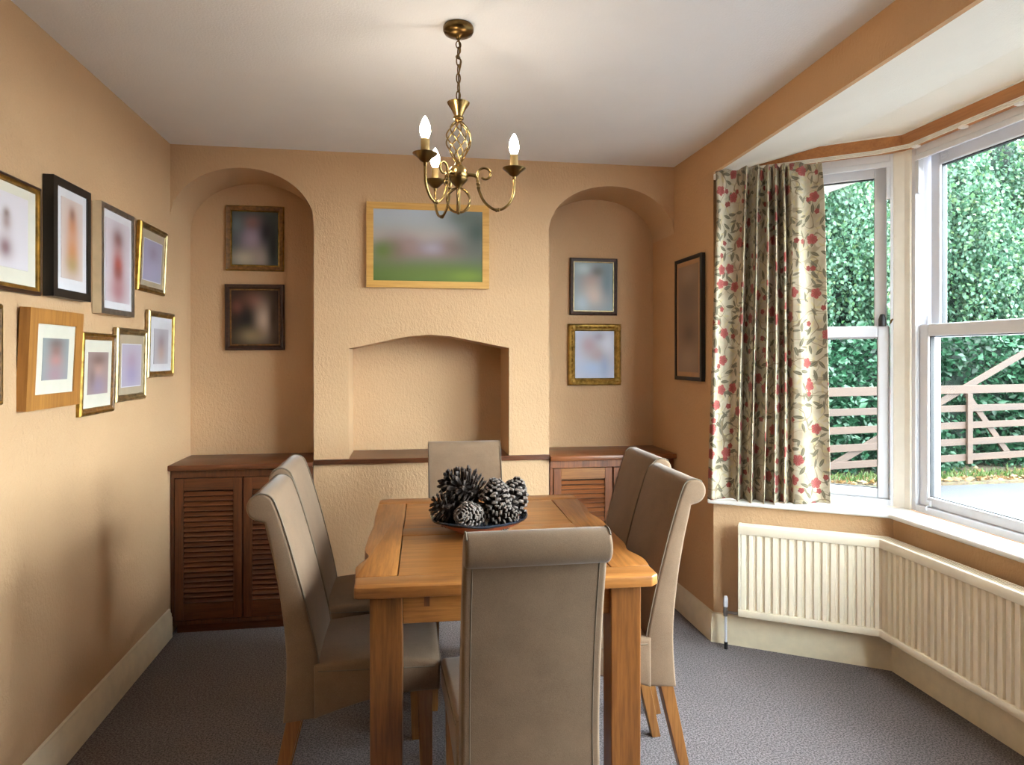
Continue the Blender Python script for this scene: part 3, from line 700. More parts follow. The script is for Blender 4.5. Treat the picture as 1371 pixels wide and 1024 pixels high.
# ------------------------------------------------------------------ bowl of pine cones
BX, BY = 0.266, 2.459
bowl = tag(empty('bowl', (BX, BY, ZT)), 'shallow terracotta bowl with dark blue glazed rim on the table', 'bowl')
MB().lathe([(0.070, 0.0), (0.078, 0.0), (0.080, 0.006), (0.125, 0.024), (0.160, 0.042), (0.170, 0.050)], 40).build('body', M['terracotta'], bowl, smooth=60)
rm = MB()
nn = 48; prof = [(0.170, 0.050), (0.178, 0.053), (0.180, 0.058), (0.176, 0.061), (0.160, 0.052), (0.120, 0.032), (0.075, 0.012), (0.0, 0.010)]
rm.lathe(prof, nn)
rm.v = [(x*(1+0.012*math.sin(7*math.atan2(y, x)+1)), y*(1+0.012*math.sin(7*math.atan2(y, x)+1)), z+0.002*math.sin(5*math.atan2(y, x))*(1 if z > 0.045 else 0)) for x, y, z in rm.v]
rm.build('glazed_rim', M['glaze'], bowl, smooth=60)
M['cone_scale'] = plain('cone_scale', '#2a1e17', 0.7, var=0.3, vscale=90)
M['cone_tip'] = plain('cone_tip', '#7d7168', 0.7, var=0.25, vscale=90)
M['cone_tip_dark'] = plain('cone_tip_dark', '#43352c', 0.7, var=0.25, vscale=90)
def pine_cone(label, pos, axis, length, rad, n, open_, tip, ls=1.0):
    root = tag(empty('pine_cone', (0, 0, 0)), label, 'pine cone', 'pine cones in the bowl')
    root.location = pos
    root.rotation_mode = 'QUATERNION'; root.rotation_quaternion = Vector((0, 0, 1)).rotation_difference(Vector(axis).normalized())
    def R(t): return rad*0.66*(math.sin(PI*min(1, (t*0.93+0.07))**0.75))**0.7 + 0.002
    prof = [(0.0, -length/2)] + [(R(t)*0.8, -length/2+t*length) for t in np.linspace(0.02, 0.97, 10)] + [(0.0, length/2)]
    MB().lathe(prof, 14).build('core', M['cone_core_slat_shade'], root, smooth=60)
    m = MB()
    for k in range(n):
        t = (k+0.5)/n; t = t**0.9; a = k*2.39996+random.uniform(-0.12, 0.12)
        z = -length/2+t*length; r0 = R(t)*0.7
        up = (t*1.5-0.35)*(1-open_*0.4)+random.uniform(-0.18, 0.18); L = rad*(0.50+0.22*open_)*(0.55+0.6*math.sin(PI*(0.12+0.8*t)))*ls*random.uniform(0.88, 1.14); w = rad*(0.165-0.07*open_)*(0.7+0.5*math.sin(PI*t))
        er = Vector((math.cos(a), math.sin(a), 0)); et = Vector((-math.sin(a), math.cos(a), 0)); d = (er*math.cos(up)+Vector((0, 0, 1))*math.sin(up)); nrm = et.cross(d)*-1
        p0 = er*r0+Vector((0, 0, z)); p1 = p0+d*L*0.86; p2 = p0+d*L; h = w*0.55
        A = [p0-et*w*0.5-nrm*h*0.4, p0+et*w*0.5-nrm*h*0.4, p0+et*w*0.5+nrm*h*0.4, p0-et*w*0.5+nrm*h*0.4]
        B = [p1-et*w-nrm*h, p1+et*w-nrm*h, p1+et*w+nrm*h*0.8, p1-et*w+nrm*h*0.8]
        C = [p2-et*w*0.5-nrm*h*0.3, p2+et*w*0.5-nrm*h*0.3, p2+et*w*0.45+nrm*h*0.5, p2-et*w*0.45+nrm*h*0.5]
        m.cur = 0; m.add(A+B, [(0, 1, 5, 4), (1, 2, 6, 5), (2, 3, 7, 6), (3, 0, 4, 7)])
        m.cur = 1; m.add(B+C, [(0, 1, 5, 4), (1, 2, 6, 5), (2, 3, 7, 6), (3, 0, 4, 7), (4, 5, 6, 7)])
    o = m.build('scales', [M['cone_scale'], tip], root, normals=True); o['kind'] = 'stuff'
    return root
T0, T1 = M['cone_tip'], M['cone_tip_dark']
zb = ZT
pine_cone('large dark pine cone lying on top at the left of the pile', (BX-0.055, BY+0.03, zb+0.150), (-0.75, 0.25, 0.35), 0.135, 0.068, 110, 0.9, T1)
pine_cone('pale tipped pine cone standing upright in the middle of the pile', (BX+0.058, BY-0.010, zb+0.110), (0.05, -0.12, 1), 0.130, 0.060, 105, 0.15, T0)
pine_cone('pale tipped pine cone leaning at the right rim of the bowl', (BX+0.132, BY+0.040, zb+0.105), (0.30, 0.1, 0.9), 0.125, 0.058, 105, 0.15, T0)
pine_cone('pine cone lying in front with its base toward the camera', (BX-0.045, BY-0.085, zb+0.072), (-0.45, -0.75, 0.25), 0.112, 0.050, 130, 0.1, T0)
pine_cone('open spiky dark pine cone at the left rim of the bowl', (BX-0.112, BY-0.005, zb+0.086), (-0.8, -0.1, 0.45), 0.100, 0.054, 80, 1.0, T1)
pine_cone('small greyish pine cone at the front right of the pile', (BX+0.075, BY-0.085, zb+0.065), (0.8, -0.4, 0.2), 0.095, 0.045, 90, 0.2, T0)
pine_cone('dark brown pine cone mostly hidden in the middle left of the pile', (BX-0.060, BY+0.030, zb+0.072), (0.7, 0.6, 0.1), 0.120, 0.055, 95, 0.5, T1)

# ------------------------------------------------------------------ chandelier
CX_, CY_ = 0.171, 2.2
ch = tag(empty('chandelier', (CX_, CY_, 0)), 'antique brass three-arm chandelier with lit candle bulbs hanging from the ceiling', 'chandelier')
MB().lathe([(0.0, 2.5), (0.047, 2.4995), (0.050, 2.494), (0.050, 2.484), (0.046, 2.476), (0.030, 2.468), (0.010, 2.463), (0.006, 2.455), (0, 2.454)], 32).build('ceiling_rose', M['brass_dark'], ch, smooth=50)
def link(z, h, w, ang):
    pts = []
    for t in np.linspace(0, 2*PI, 16, endpoint=False):
        x = w*math.cos(t); zz = h*math.sin(t); pts.append((x*math.cos(ang), x*math.sin(ang), z+zz))
    MB().tube(pts, 0.0021, 6, True).build('chain_link', M['brass_dark'], ch, smooth=60)
zz = 2.447; k = 0
while zz > 2.258:
    h = 0.0165 if k else 0.012
    link(zz-h+0.004, h, 0.0085 if k == 0 else 0.0068, (k % 2)*PI/2+0.3); zz -= 2*h-0.0045; k += 1
MB().tube(catmull([(0, 0, 2.46), (0.006, 0.004, 2.42), (-0.007, 0.003, 2.40), (0.008, -0.004, 2.385), (0.001, 0.002, 2.34), (0.003, -0.002, 2.29), (0, 0, 2.235)], 6), 0.0028, 6).build('cable', M['brass_dark'], ch, smooth=60)
MB().lathe([(0.0, 2.240), (0.030, 2.247), (0.037, 2.249), (0.035, 2.244), (0.024, 2.228), (0.015, 2.210), (0.0125, 2.204), (0.0165, 2.203), (0.0175, 2.199), (0.0165, 2.195), (0.012, 2.193), (0.009, 2.186), (0.0, 2.186)], 32).build('trumpet', M['brass'], ch, smooth=50)
for s in range(8):
    pts = []
    for t in np.linspace(0, 1, 26):
        rr = 0.008+0.033*math.sin(PI*t**0.85)**1.1; a = 2*PI*s/8+t*2.6; pts.append((rr*math.cos(a), rr*math.sin(a), 2.190-0.138*t))
    MB().tube(pts, 0.0024, 6).build('cage_wire', M['brass'], ch, smooth=60)
MB().lathe([(0.006, 2.062), (0.011, 2.054), (0.013, 2.046), (0.024, 2.038), (0.031, 2.028), (0.0315, 2.006), (0.029, 2.002), (0.0, 2.002)], 32).build('body', M['brass'], ch, smooth=50)
MB().lathe([(0.0, 2.003), (0.030, 2.002), (0.030, 1.996), (0.020, 1.985), (0.010, 1.975), (0.007, 1.964), (0.0065, 1.900), (0.008, 1.893), (0.006, 1.886), (0, 1.883)], 28).build('finial', M['brass_dark'], ch, smooth=50)
for s in range(3):
    a = s*PI/3+0.4
    pts = [(0.043*math.cos(t)*math.cos(a), 0.043*math.cos(t)*math.sin(a), 1.930+0.040*math.sin(t)) for t in np.linspace(0, 2*PI, 32, endpoint=False)]
    MB().tube(pts, 0.0026, 6, True).build('finial_ring', M['brass'], ch, smooth=60)
for ang in (-8, 112, 232):
    a = math.radians(ang); ca, sa = math.cos(a), math.sin(a)
    def pol(r, z): return (r*ca, r*sa, z)
    arm = catmull([(0.024, 2.012), (0.040, 2.014), (0.058, 2.008), (0.064, 1.985), (0.068, 1.960), (0.088, 1.922), (0.124, 1.899), (0.158, 1.912), (0.178, 1.945), (0.182, 1.985), (0.182, 2.010)], 5)
    n = len(arm); ao = MB(); ao.tube([pol(r, z) for r, z in arm], [0.0066 if i < 10 else 0.0046 for i in range(n)], 8); armo = ao.build('arm', M['brass'], ch, smooth=60)
    for rz_ in ((0.064, 1.985), (0.066, 1.972), (0.124, 1.899), (0.131, 1.9)):
        MB().lathe([(0.0045, -0.004), (0.0068, -0.002), (0.0068, 0.002), (0.0045, 0.004)], 10, pol(*rz_), axis=(pol(0.2, 0.02) if rz_[0] > 0.1 else (0, 0, 1))).build('collar', M['brass_dark'], armo, smooth=50)
    sc = []
    for t in np.linspace(0, 1, 22):
        th = PI*0.95-t*PI*1.75; rr = 0.023-0.011*t; sc.append(pol(0.087+rr*math.cos(th)*1.05, 2.017+rr*math.sin(th)-0.004*t))
    MB().tube([pol(0.061, 2.0)]+sc, 0.0040, 8).build('scroll', M['brass'], armo, smooth=60)
    c = pol(0.182, 0)
    MB().lathe([(0.0, 1.998), (0.005, 1.998), (0.006, 2.008), (0.014, 2.013), (0.022, 2.022), (0.038, 2.034), (0.0385, 2.036), (0.020, 2.028), (0.014, 2.030), (0.0, 2.030)], 28, (c[0], c[1], 0)).build('drip_pan', M['brass_dark'], armo, smooth=50)
    MB().lathe([(0.0, 2.028), (0.0135, 2.028), (0.0135, 2.078), (0.0125, 2.080), (0.0, 2.080)], 20, (c[0], c[1], 0)).build('candle_sleeve', M['candle'], ch, smooth=50)
    MB().lathe([(0.0, 2.080), (0.008, 2.081), (0.013, 2.090), (0.0165, 2.104), (0.0150, 2.120), (0.010, 2.134), (0.005, 2.144), (0.0, 2.150)], 16, (c[0], c[1], 0)).build('bulb', M['bulb'], ch, smooth=60)

# ------------------------------------------------------------------ radiator following the bay
rad = tag(empty('radiator', (0, 0, 0)), 'cream ribbed panel radiator bent around the bay under the window sill', 'radiator')
RA = [(1.567, 3.000), (2.072, 2.680), (2.072, 1.20)]
def path_pts(path, step):
    out = []
    for i in range(len(path)-1):
        a, b = Vector(path[i]), Vector(path[i+1]); L = (b-a).length; n = max(1, int(round(L/step)))
        d = (b-a)/L; nrm = Vector((-d.y, d.x))
        if nrm.dot(Vector((1, 0.5))) < 0: nrm = -nrm
        for k in range(n):
            s0 = k*L/n; p = L/n
            for f, dep in ((0.0, 0.010), (0.30, 0.010), (0.42, 0.0), (0.88, 0.0)):
                q = a+d*(s0+f*p)+nrm*dep; out.append((q.x, q.y))
    out.append(tuple(path[-1])); return out
fr = path_pts(RA, 0.0345)
mid = inset(RA, 0.045); back = inset(RA, 0.072)
if Vector(mid[1]).x < RA[1][0]: mid = inset(RA, -0.045); back = inset(RA, -0.072)
pn = MB(); n = len(fr)
pn.add([(x, y, 0.205) for x, y in fr]+[(x, y, 0.578) for x, y in fr], [(i, i+1, i+1+n, i+n) for i in range(n-1)])
pn.build('ribbed_panel', M['rad'], rad, normals=False)
def strip(name, o0, o1, z0, z1, mat=None, bev=0.004):
    s = 1 if inset(RA, 0.05)[1][0] > RA[1][0] else -1
    a, b = inset(RA, s*o0), inset(RA, s*o1)
    return MB().prism(a+b[::-1], z0, z1).build(name, mat or M['rad'], rad, bevel=bev, smooth=40)
strip('top_rail', -0.006, 0.012, 0.572, 0.614)
strip('bottom_rail', -0.006, 0.012, 0.180, 0.214)
strip('back_panel', 0.060, 0.075, 0.180, 0.610)
strip('core', 0.014, 0.058, 0.195, 0.590, M['rad'], 0)
for k in range(4): strip('grille_bar', 0.013+k*0.0125, 0.019+k*0.0125, 0.606, 0.614, None, 0)
e0, e1 = Vector(RA[0]), Vector(back[0])
ed = MB(); dd = (Vector(RA[1])-e0).normalized()*0.012
ed.prism([tuple(e0), tuple(e0+dd), tuple(e1+dd), tuple(e1)], 0.182, 0.612); ed.build('end_cover', M['rad'], rad, bevel=0.002)
vx, vy = 1.535, 3.062
vb = MB(); vb.lathe([(0.0, 0.160), (0.010, 0.160), (0.011, 0.185), (0.009, 0.200), (0.009, 0.205), (0, 0.206)], 14, (vx, vy, 0)); vb.tube([(vx, vy, 0.178), (1.575, 3.022, 0.185)], 0.007, 8)
M['chrome'] = metal('dull_chrome', '#9a9a98', 0.3)
vo = vb.build('valve', M['chrome'], rad, smooth=50)
MB().lathe([(0.0, 0.205), (0.011, 0.206), (0.0125, 0.220), (0.0115, 0.245), (0.008, 0.256), (0, 0.258)], 16, (vx, vy, 0)).build('valve_cap', M['upvc'], vo, smooth=50)
MB().tube([(vx, vy, 0.162), (vx+0.002, vy, 0.03)], 0.0065, 8).build('pipe', M['upvc'], rad, smooth=50)
MB().tube([(vx+0.002, vy, 0.035), (vx+0.002, vy, 0.0)], 0.009, 8).build('pipe_collar', M['gasket'], rad, smooth=50)

# ------------------------------------------------------------------ curtain and its track
def curtain_mat():
    q = NT('floral_linen')
    uv = q.n('ShaderNodeTexCoord').outputs['UV']
    def vor(scale, off, rnd=0.9):
        mp = q.n('ShaderNodeMapping'); mp.inputs['Scale'].default_value = (scale, scale, 1); mp.inputs['Location'].default_value = (off, off*1.7, 0); q.l(uv, mp.inputs[0])
        nz = q.n('ShaderNodeTexVoronoi', voronoi_dimensions='2D', feature='F1'); nz.inputs['Scale'].default_value = 1.0; nz.inputs['Randomness'].default_value = rnd
        q.l(mp.outputs[0], nz.inputs['Vector'])
        df = q.n('ShaderNodeVectorMath', operation='SUBTRACT'); q.l(mp.outputs[0], df.inputs[0]); q.l(nz.outputs['Position'], df.inputs[1])
        sp = q.n('ShaderNodeSeparateXYZ'); q.l(df.outputs[0], sp.inputs[0]); sc = q.n('ShaderNodeSeparateColor'); q.l(nz.outputs['Color'], sc.inputs[0])
        return sp.outputs['X'], sp.outputs['Y'], sc.outputs[0], sc.outputs[1], nz.outputs['Distance']
    def leaf(scale, off, a, b, thr, rnd=0.9):
        x, y, r, g, d = vor(scale, off, rnd)
        an = q.math('MULTIPLY', r, 6.283); cs, sn = q.math('COSINE', an), q.math('SINE', an)
        u = q.math('ADD', q.math('MULTIPLY', x, cs), q.math('MULTIPLY', y, sn)); v = q.math('SUBTRACT', q.math('MULTIPLY', y, cs), q.math('MULTIPLY', x, sn))
        uu = q.math('DIVIDE', u, a); e = q.math('SUBTRACT', 1.0, q.math('MULTIPLY', uu, uu))
        ins = q.math('LESS_THAN', q.math('ABSOLUTE', v), q.math('MULTIPLY', e, b))
        return q.math('MULTIPLY', ins, q.math('GREATER_THAN', g, thr)), q.math('ABSOLUTE', v)
    def flower(scale, off, r0, thr, k=5):
        x, y, r, g, d = vor(scale, off)
        an = q.math('ARCTAN2', y, x); pet = q.math('ADD', q.math('MULTIPLY', q.math('ABSOLUTE', q.math('SINE', q.math('ADD', q.math('MULTIPLY', an, k/2), q.math('MULTIPLY', r, 6)))), 0.24), 0.76)
        pr = q.math('MULTIPLY', pet, r0)
        return q.math('MULTIPLY', q.math('LESS_THAN', d, pr), q.math('GREATER_THAN', g, thr)), q.math('DIVIDE', d, r0), q.math('ABSOLUTE', q.math('SINE', q.math('MULTIPLY', an, k)))
    nv = q.noise(uv, 7, 3)
    base = q.ramp(nv, [(0.35, srgb('#9c8b74')), (0.6, srgb('#b5aa95'))])
    m1, _ = leaf(24, 3.3, 0.52, 0.13, 0.2); c = q.mix(q.math('MULTIPLY', m1, 0.55), base, srgb('#b5a372'))
    m1, _ = leaf(19, 9.1, 0.55, 0.10, 0.3); c = q.mix(q.math('MULTIPLY', m1, 0.6), c, srgb('#a09a82'))
    ns = q.noise(uv, 6.5, 1); st = q.math('LESS_THAN', q.math('ABSOLUTE', q.math('SUBTRACT', ns, 0.5)), 0.006); c = q.mix(q.math('MULTIPLY', st, 0.75), c, srgb('#6b5c46'))
    ns = q.noise(q.coords('UV', (1, 1, 1), loc=(4, 2, 0)), 8, 1); st = q.math('LESS_THAN', q.math('ABSOLUTE', q.math('SUBTRACT', ns, 0.5)), 0.006); c = q.mix(q.math('MULTIPLY', st, 0.6), c, srgb('#7d6f58'))
    m2, dv = leaf(19, 1.3, 0.50, 0.16, 0.36); c = q.mix(m2, c, q.mix(q.math('LESS_THAN', dv, 0.016), srgb('#665f4d'), srgb('#7d745f')))
    m2, dv = leaf(22, 5.7, 0.50, 0.13, 0.66); c = q.mix(q.math('MULTIPLY', m2, 0.85), c, srgb('#655f50'))
    f, d, pa = flower(15, 7.7, 0.21, 0.72, 5); c = q.mix(f, c, q.mix(pa, srgb('#73302c'), srgb('#924e48')))
    f, d, pa = flower(8.6, 2.1, 0.23, 0.38, 5)
    fc = q.ramp(d, [(0.1, srgb('#7a3a2e')), (0.3, srgb('#7f332f')), (0.9, srgb('#934843'))])
    c = q.mix(f, c, q.mix(q.math('MULTIPLY', pa, 0.3), fc, srgb('#b07670')))
    q.l(c, q.b.inputs['Base Color']); q.b.inputs['Roughness'].default_value = 0.85; q.b.inputs['Specular IOR Level'].default_value = 0.1
    q.b.inputs['Sheen Weight'].default_value = 0.1
    q.bump(q.noise(q.coords('UV'), 500, 2), 0.15, 0.001)
    return q.m
M['curtain'] = curtain_mat()
def curtain():
    NU, NV = 240, 60
    a_t, b_t = Vector((1.535, 3.165)), Vector((1.972, 2.955)); a_b, b_b = Vector((1.462, 3.125)), Vector((1.975, 2.905))
    zb_, zt_ = 0.7175, 2.352
    nrm = Vector((-0.43, -0.90)).normalized()
    vs = []; us = []
    folds = [(0.00, 0), (0.10, 1), (0.20, 2), (0.30, 3), (0.40, 4), (0.50, 5), (0.60, 6), (0.70, 7), (0.78, 8), (1.0, 9)]
    fx = np.array([0.0, 0.25, 0.36, 0.47, 0.545, 0.63, 0.70, 1.0]); fy = np.arange(8)
    amps = [0.030, 0.044, 0.046, 0.046, 0.048, 0.044, 0.022]
    for j in range(NV+1):
        v = j/NV; z = zb_+(zt_-zb_)*v
        A = a_b.lerp(a_t, v); B = b_b.lerp(b_t, v)
        for i in range(NU+1):
            t = i/NU
            tw = t+0.012*math.sin(3.1*v+5*t)*math.sin(PI*t)
            ph = np.interp(tw, fx, fy); cell = min(6, int(ph)); amp = amps[cell]
            top = max(0.0, (v-0.90)/0.10)
            amp = amp*(1-0.55*top)*(0.85+0.15*math.sin(2.0*v+cell))
            s = math.sin(2*PI*ph+0.5*math.sin(2*v+cell))
            d = amp*s + 0.25*amp*math.sin(4*PI*ph+cell*1.3+v*2)
            if top > 0: d += 0.007*top*math.sin(2*PI*ph*3.0+1.0)
            d += 0.010*math.exp(-(v/0.10)**2)*math.sin(2*PI*ph*0.5+1)
            lat = 0.010*math.cos(2*PI*ph)*(1-top)
            p = A.lerp(B, t)+nrm*(d+0.0)+(B-A).normalized()*lat
            vs.append((p.x, p.y, z + (0.004*math.sin(7*t+1)*(1 if j == 0 else 0) if j == 0 else 0) + (0.006*math.sin(2*PI*ph) if j == NV else 0)))
    # arc length along mid row for the print
    mid = [Vector(vs[(NV//2)*(NU+1)+i][:2]) for i in range(NU+1)]; arc = [0.0]
    for i in range(NU): arc.append(arc[-1]+(mid[i+1]-mid[i]).length)
    fs = [(j*(NU+1)+i, j*(NU+1)+i+1, (j+1)*(NU+1)+i+1, (j+1)*(NU+1)+i) for j in range(NV) for i in range(NU)]
    m = MB(); m.add(vs, fs); root = tag(empty('curtain', (1.72, 3.03, 0)), 'floral pinch-pleated curtain with red flowers drawn beside the bay window', 'curtain')
    o = m.build('cloth', M['curtain'], None, smooth=80, normals=False)
    o.parent = root; o.location = (-1.72, -3.03, 0)
    me = o.data; uvl = me.uv_layers.new(name='UVMap')
    for lp in me.loops:
        i = lp.vertex_index % (NU+1); uvl.data[lp.index].uv = (arc[i], me.vertices[lp.vertex_index].co.z)
    sd = o.modifiers.new('thickness', 'SOLIDIFY'); sd.thickness = 0.004; sd.offset = 0
    # heading tape with hooks behind the pleats
    hp = [(a_t.lerp(b_t, t)-nrm*0.03) for t in np.linspace(0.03, 0.97, 9)]
    for p in hp:
        h = MB().tube([(p.x, p.y, 2.325), (p.x, p.y, 2.352), (p.x-nrm.x*0.012, p.y-nrm.y*0.012, 2.366)], 0.0025, 6).build('hook', M['track'], None); h.parent = root; h.location = (-1.72, -3.03, 0)
curtain()
tp = inset([W0, W1, W2, W3], -0.040)
tk = tag(empty('curtain_track', (0, 0, 0)), 'cream curtain track fixed along the brown batten over the bay windows', 'curtain track')
t_in = [tp[0], tp[1], tp[2], tp[3]]
rl = [tuple(Vector(t_in[0]).lerp(Vector(t_in[1]), f)) for f in (0, 0.88)] + [tuple(Vector(t_in[1]).lerp(Vector(t_in[2]), f)) for f in (0.03, 0.97)] + [tuple(Vector(t_in[2]).lerp(Vector(t_in[3]), f)) for f in (0.12, 1)]
for z in (2.367, 2.374, 2.381):
    MB().sweep(rl, [(-0.004, z-0.0022), (0.004, z-0.0022), (0.004, z+0.0022), (-0.004, z+0.0022)]).build('rail', M['track'], tk)
for f in (0.05, 0.2, 0.35, 0.5, 0.65, 0.8, 0.95):
    p = Vector(t_in[1]).lerp(Vector(t_in[2]), f)
    MB().box(p.x-0.006, p.x+0.02, p.y-0.012, p.y+0.012, 2.357, 2.366).build('bracket', M['sill'], tk)
# ------------------------------------------------------------------ outside: drive, verge, gate, hedge, trees
GZ = -0.15
def drive_mat():
    q = NT('worn_concrete_drive'); v = q.coords()
    n1 = q.noise(v, 1.2, 4); n2 = q.noise(v, 60, 3, 0.7)
    c = q.ramp(n1, [(0.35, srgb('#26272a')), (0.65, srgb('#303135'))]); c = q.mix(0.3, c, q.ramp(n2, [(0.4, srgb('#1a1a1c')), (0.6, srgb('#3a3b3e'))]))
    q.l(c, q.b.inputs['Base Color']); q.b.inputs['Roughness'].default_value = 0.8; q.bump(n2, 0.4, 0.006); return q.m
def earth_mat():
    q = NT('leaf_littered_earth'); v = q.coords(); n = q.noise(v, 30, 4, 0.7)
    q.l(q.ramp(n, [(0.35, srgb('#2d2419')), (0.5, srgb('#4a3c2a')), (0.65, srgb('#394427'))]), q.b.inputs['Base Color']); q.b.inputs['Roughness'].default_value = 0.95; q.bump(n, 0.6, 0.02); return q.m
struct(MB().box(2.8, 60, -40, 7.25, GZ-0.2, GZ).build('ground_drive', drive_mat()))
struct(MB().box(-40, 60, 7.25, 60, GZ-0.2, GZ+0.03).build('ground_verge', earth_mat()))
struct(MB().box(-40, 2.8, 4.2, 7.25, GZ-0.2, GZ-0.01).build('ground_yard', bpy.data.materials['worn_concrete_drive']))
struct(MB().box(-40, 2.8, -40, -1.85, GZ-0.2, GZ-0.01).build('ground_garden', earth_mat()))
def leaf_mat(name, cols, trans=0.25):
    q = NT(name)
    geo = q.n('ShaderNodeNewGeometry')
    st = [(i/(len(cols)-1), srgb(c)) for i, c in enumerate(cols)]
    c = q.ramp(geo.outputs['Random Per Island'], st)
    q.l(c, q.b.inputs['Base Color']); q.b.inputs['Roughness'].default_value = 0.45; q.b.inputs['Specular IOR Level'].default_value = 0.4
    tl = q.n('ShaderNodeBsdfTranslucent'); q.l(c, tl.inputs[0]); mx = q.n('ShaderNodeMixShader'); mx.inputs[0].default_value = trans
    q.l(q.b.outputs[0], mx.inputs[1]); q.l(tl.outputs[0], mx.inputs[2]); q.l(mx.outputs[0], q.out.inputs['Surface'])
    return q.m
def leaves(name, pos, dirs, size, aspect, mat, parent, curl=0.25):
    n = len(pos); size = np.asarray(size).reshape(-1, 1)*np.ones((n, 1))
    d = dirs/np.linalg.norm(dirs, axis=1, keepdims=True)
    rnd = rng.normal(size=(n, 3)); s = np.cross(d, rnd); s /= np.linalg.norm(s, axis=1, keepdims=True); nr = np.cross(s, d)
    w = size*aspect
    v0 = pos; v1 = pos+d*size*0.45+s*w+nr*size*curl*0.5; v2 = pos+d*size; v3 = pos+d*size*0.45-s*w+nr*size*curl*0.5
    V = np.stack([v0, v1, v2, v3], 1).reshape(-1, 3)
    me = bpy.data.meshes.new(name); me.vertices.add(4*n); me.vertices.foreach_set('co', V.ravel())
    idx = np.arange(n)*4; tri = np.stack([idx, idx+1, idx+2, idx, idx+2, idx+3], 1).ravel()
    me.loops.add(6*n); me.loops.foreach_set('vertex_index', tri); me.polygons.add(2*n)
    me.polygons.foreach_set('loop_start', np.arange(2*n)*3); me.update(); me.validate()
    me.materials.append(mat); o = bpy.data.objects.new(name, me); COL.objects.link(o); o.parent = parent; o['kind'] = 'stuff'
    return o
M['birch_leaf'] = leaf_mat('birch_leaves', ['#24412f', '#375640', '#44634f', '#3a5a34', '#4f6b58', '#2c4a3a', '#5c7048'], 0.35)
M['laurel_leaf'] = leaf_mat('laurel_leaves', ['#15301f', '#1e432b', '#2b5038', '#132a1c', '#365a42'], 0.2)
M['grass'] = leaf_mat('verge_grass', ['#385525', '#4d6330', '#5a673a', '#2e4a23'], 0.3)
M['litter'] = leaf_mat('dead_leaves', ['#715433', '#806748', '#564029', '#7a5e37'], 0.1)
M['dark_mass'] = plain('painted_foliage_shade', '#12241a', 0.9, var=0.3, vscale=3)  # dark solid hulls paint the shade deep inside hedge and crowns
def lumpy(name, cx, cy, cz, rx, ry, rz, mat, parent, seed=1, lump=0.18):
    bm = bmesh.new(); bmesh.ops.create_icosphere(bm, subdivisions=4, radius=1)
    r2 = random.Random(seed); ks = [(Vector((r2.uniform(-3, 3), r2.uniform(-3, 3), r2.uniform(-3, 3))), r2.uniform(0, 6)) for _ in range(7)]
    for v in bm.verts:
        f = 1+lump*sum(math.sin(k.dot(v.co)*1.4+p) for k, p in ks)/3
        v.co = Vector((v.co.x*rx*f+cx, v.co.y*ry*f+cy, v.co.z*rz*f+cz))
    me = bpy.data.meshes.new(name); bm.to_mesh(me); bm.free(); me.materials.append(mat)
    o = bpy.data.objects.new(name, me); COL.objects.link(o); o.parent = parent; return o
# hedge
hx0, hx1, hy = -2.0, 15.0, 8.05
hd = tag(empty('laurel_hedge', (6.5, hy+0.5, GZ)), 'dense dark green laurel hedge behind the wooden gate', 'hedge')
def rel(o, root): o.location = tuple(-c for c in root.location); return o
core = MB(); NXh = 60
ring = []
vs = []; fs = []
for i in range(NXh+1):
    x = hx0+(hx1-hx0)*i/NXh
    for k, (dy, z) in enumerate([(0.10, GZ), (0.0, 0.5), (0.05, 1.2), (0.25, 1.75), (0.8, 1.9), (1.3, 1.6), (1.4, GZ)]):
        vs.append((x, hy+0.22+dy+0.08*math.sin(1.7*x+k)+0.05*math.sin(4.1*x+2*k), z+0.06*math.sin(2.3*x+k)))
for i in range(NXh):
    for k in range(6): fs.append((i*7+k, (i+1)*7+k, (i+1)*7+k+1, i*7+k+1))
rel(MB().add(vs, fs).build('shade_core', M['dark_mass'], hd, smooth=60), hd)
n = 26000
x = rng.uniform(1.0, 13.0, n); t = rng.uniform(0, 1, n)**0.9; z = GZ+0.05+1.95*t
y = hy+0.10+0.18*np.sin(1.7*x+z*2)+0.12*np.sin(4.3*x+1.7*z)+0.25*np.clip(z-1.4, 0, 1)+rng.normal(0, 0.10, n)
d = np.stack([rng.normal(0, 0.6, n), -np.abs(rng.normal(0.7, 0.4, n)), rng.normal(-0.1, 0.6, n)], 1)
rel(leaves('foliage', np.stack([x, y, z], 1), d, rng.uniform(0.06, 0.13, n), 0.30, M['laurel_leaf'], hd), hd)
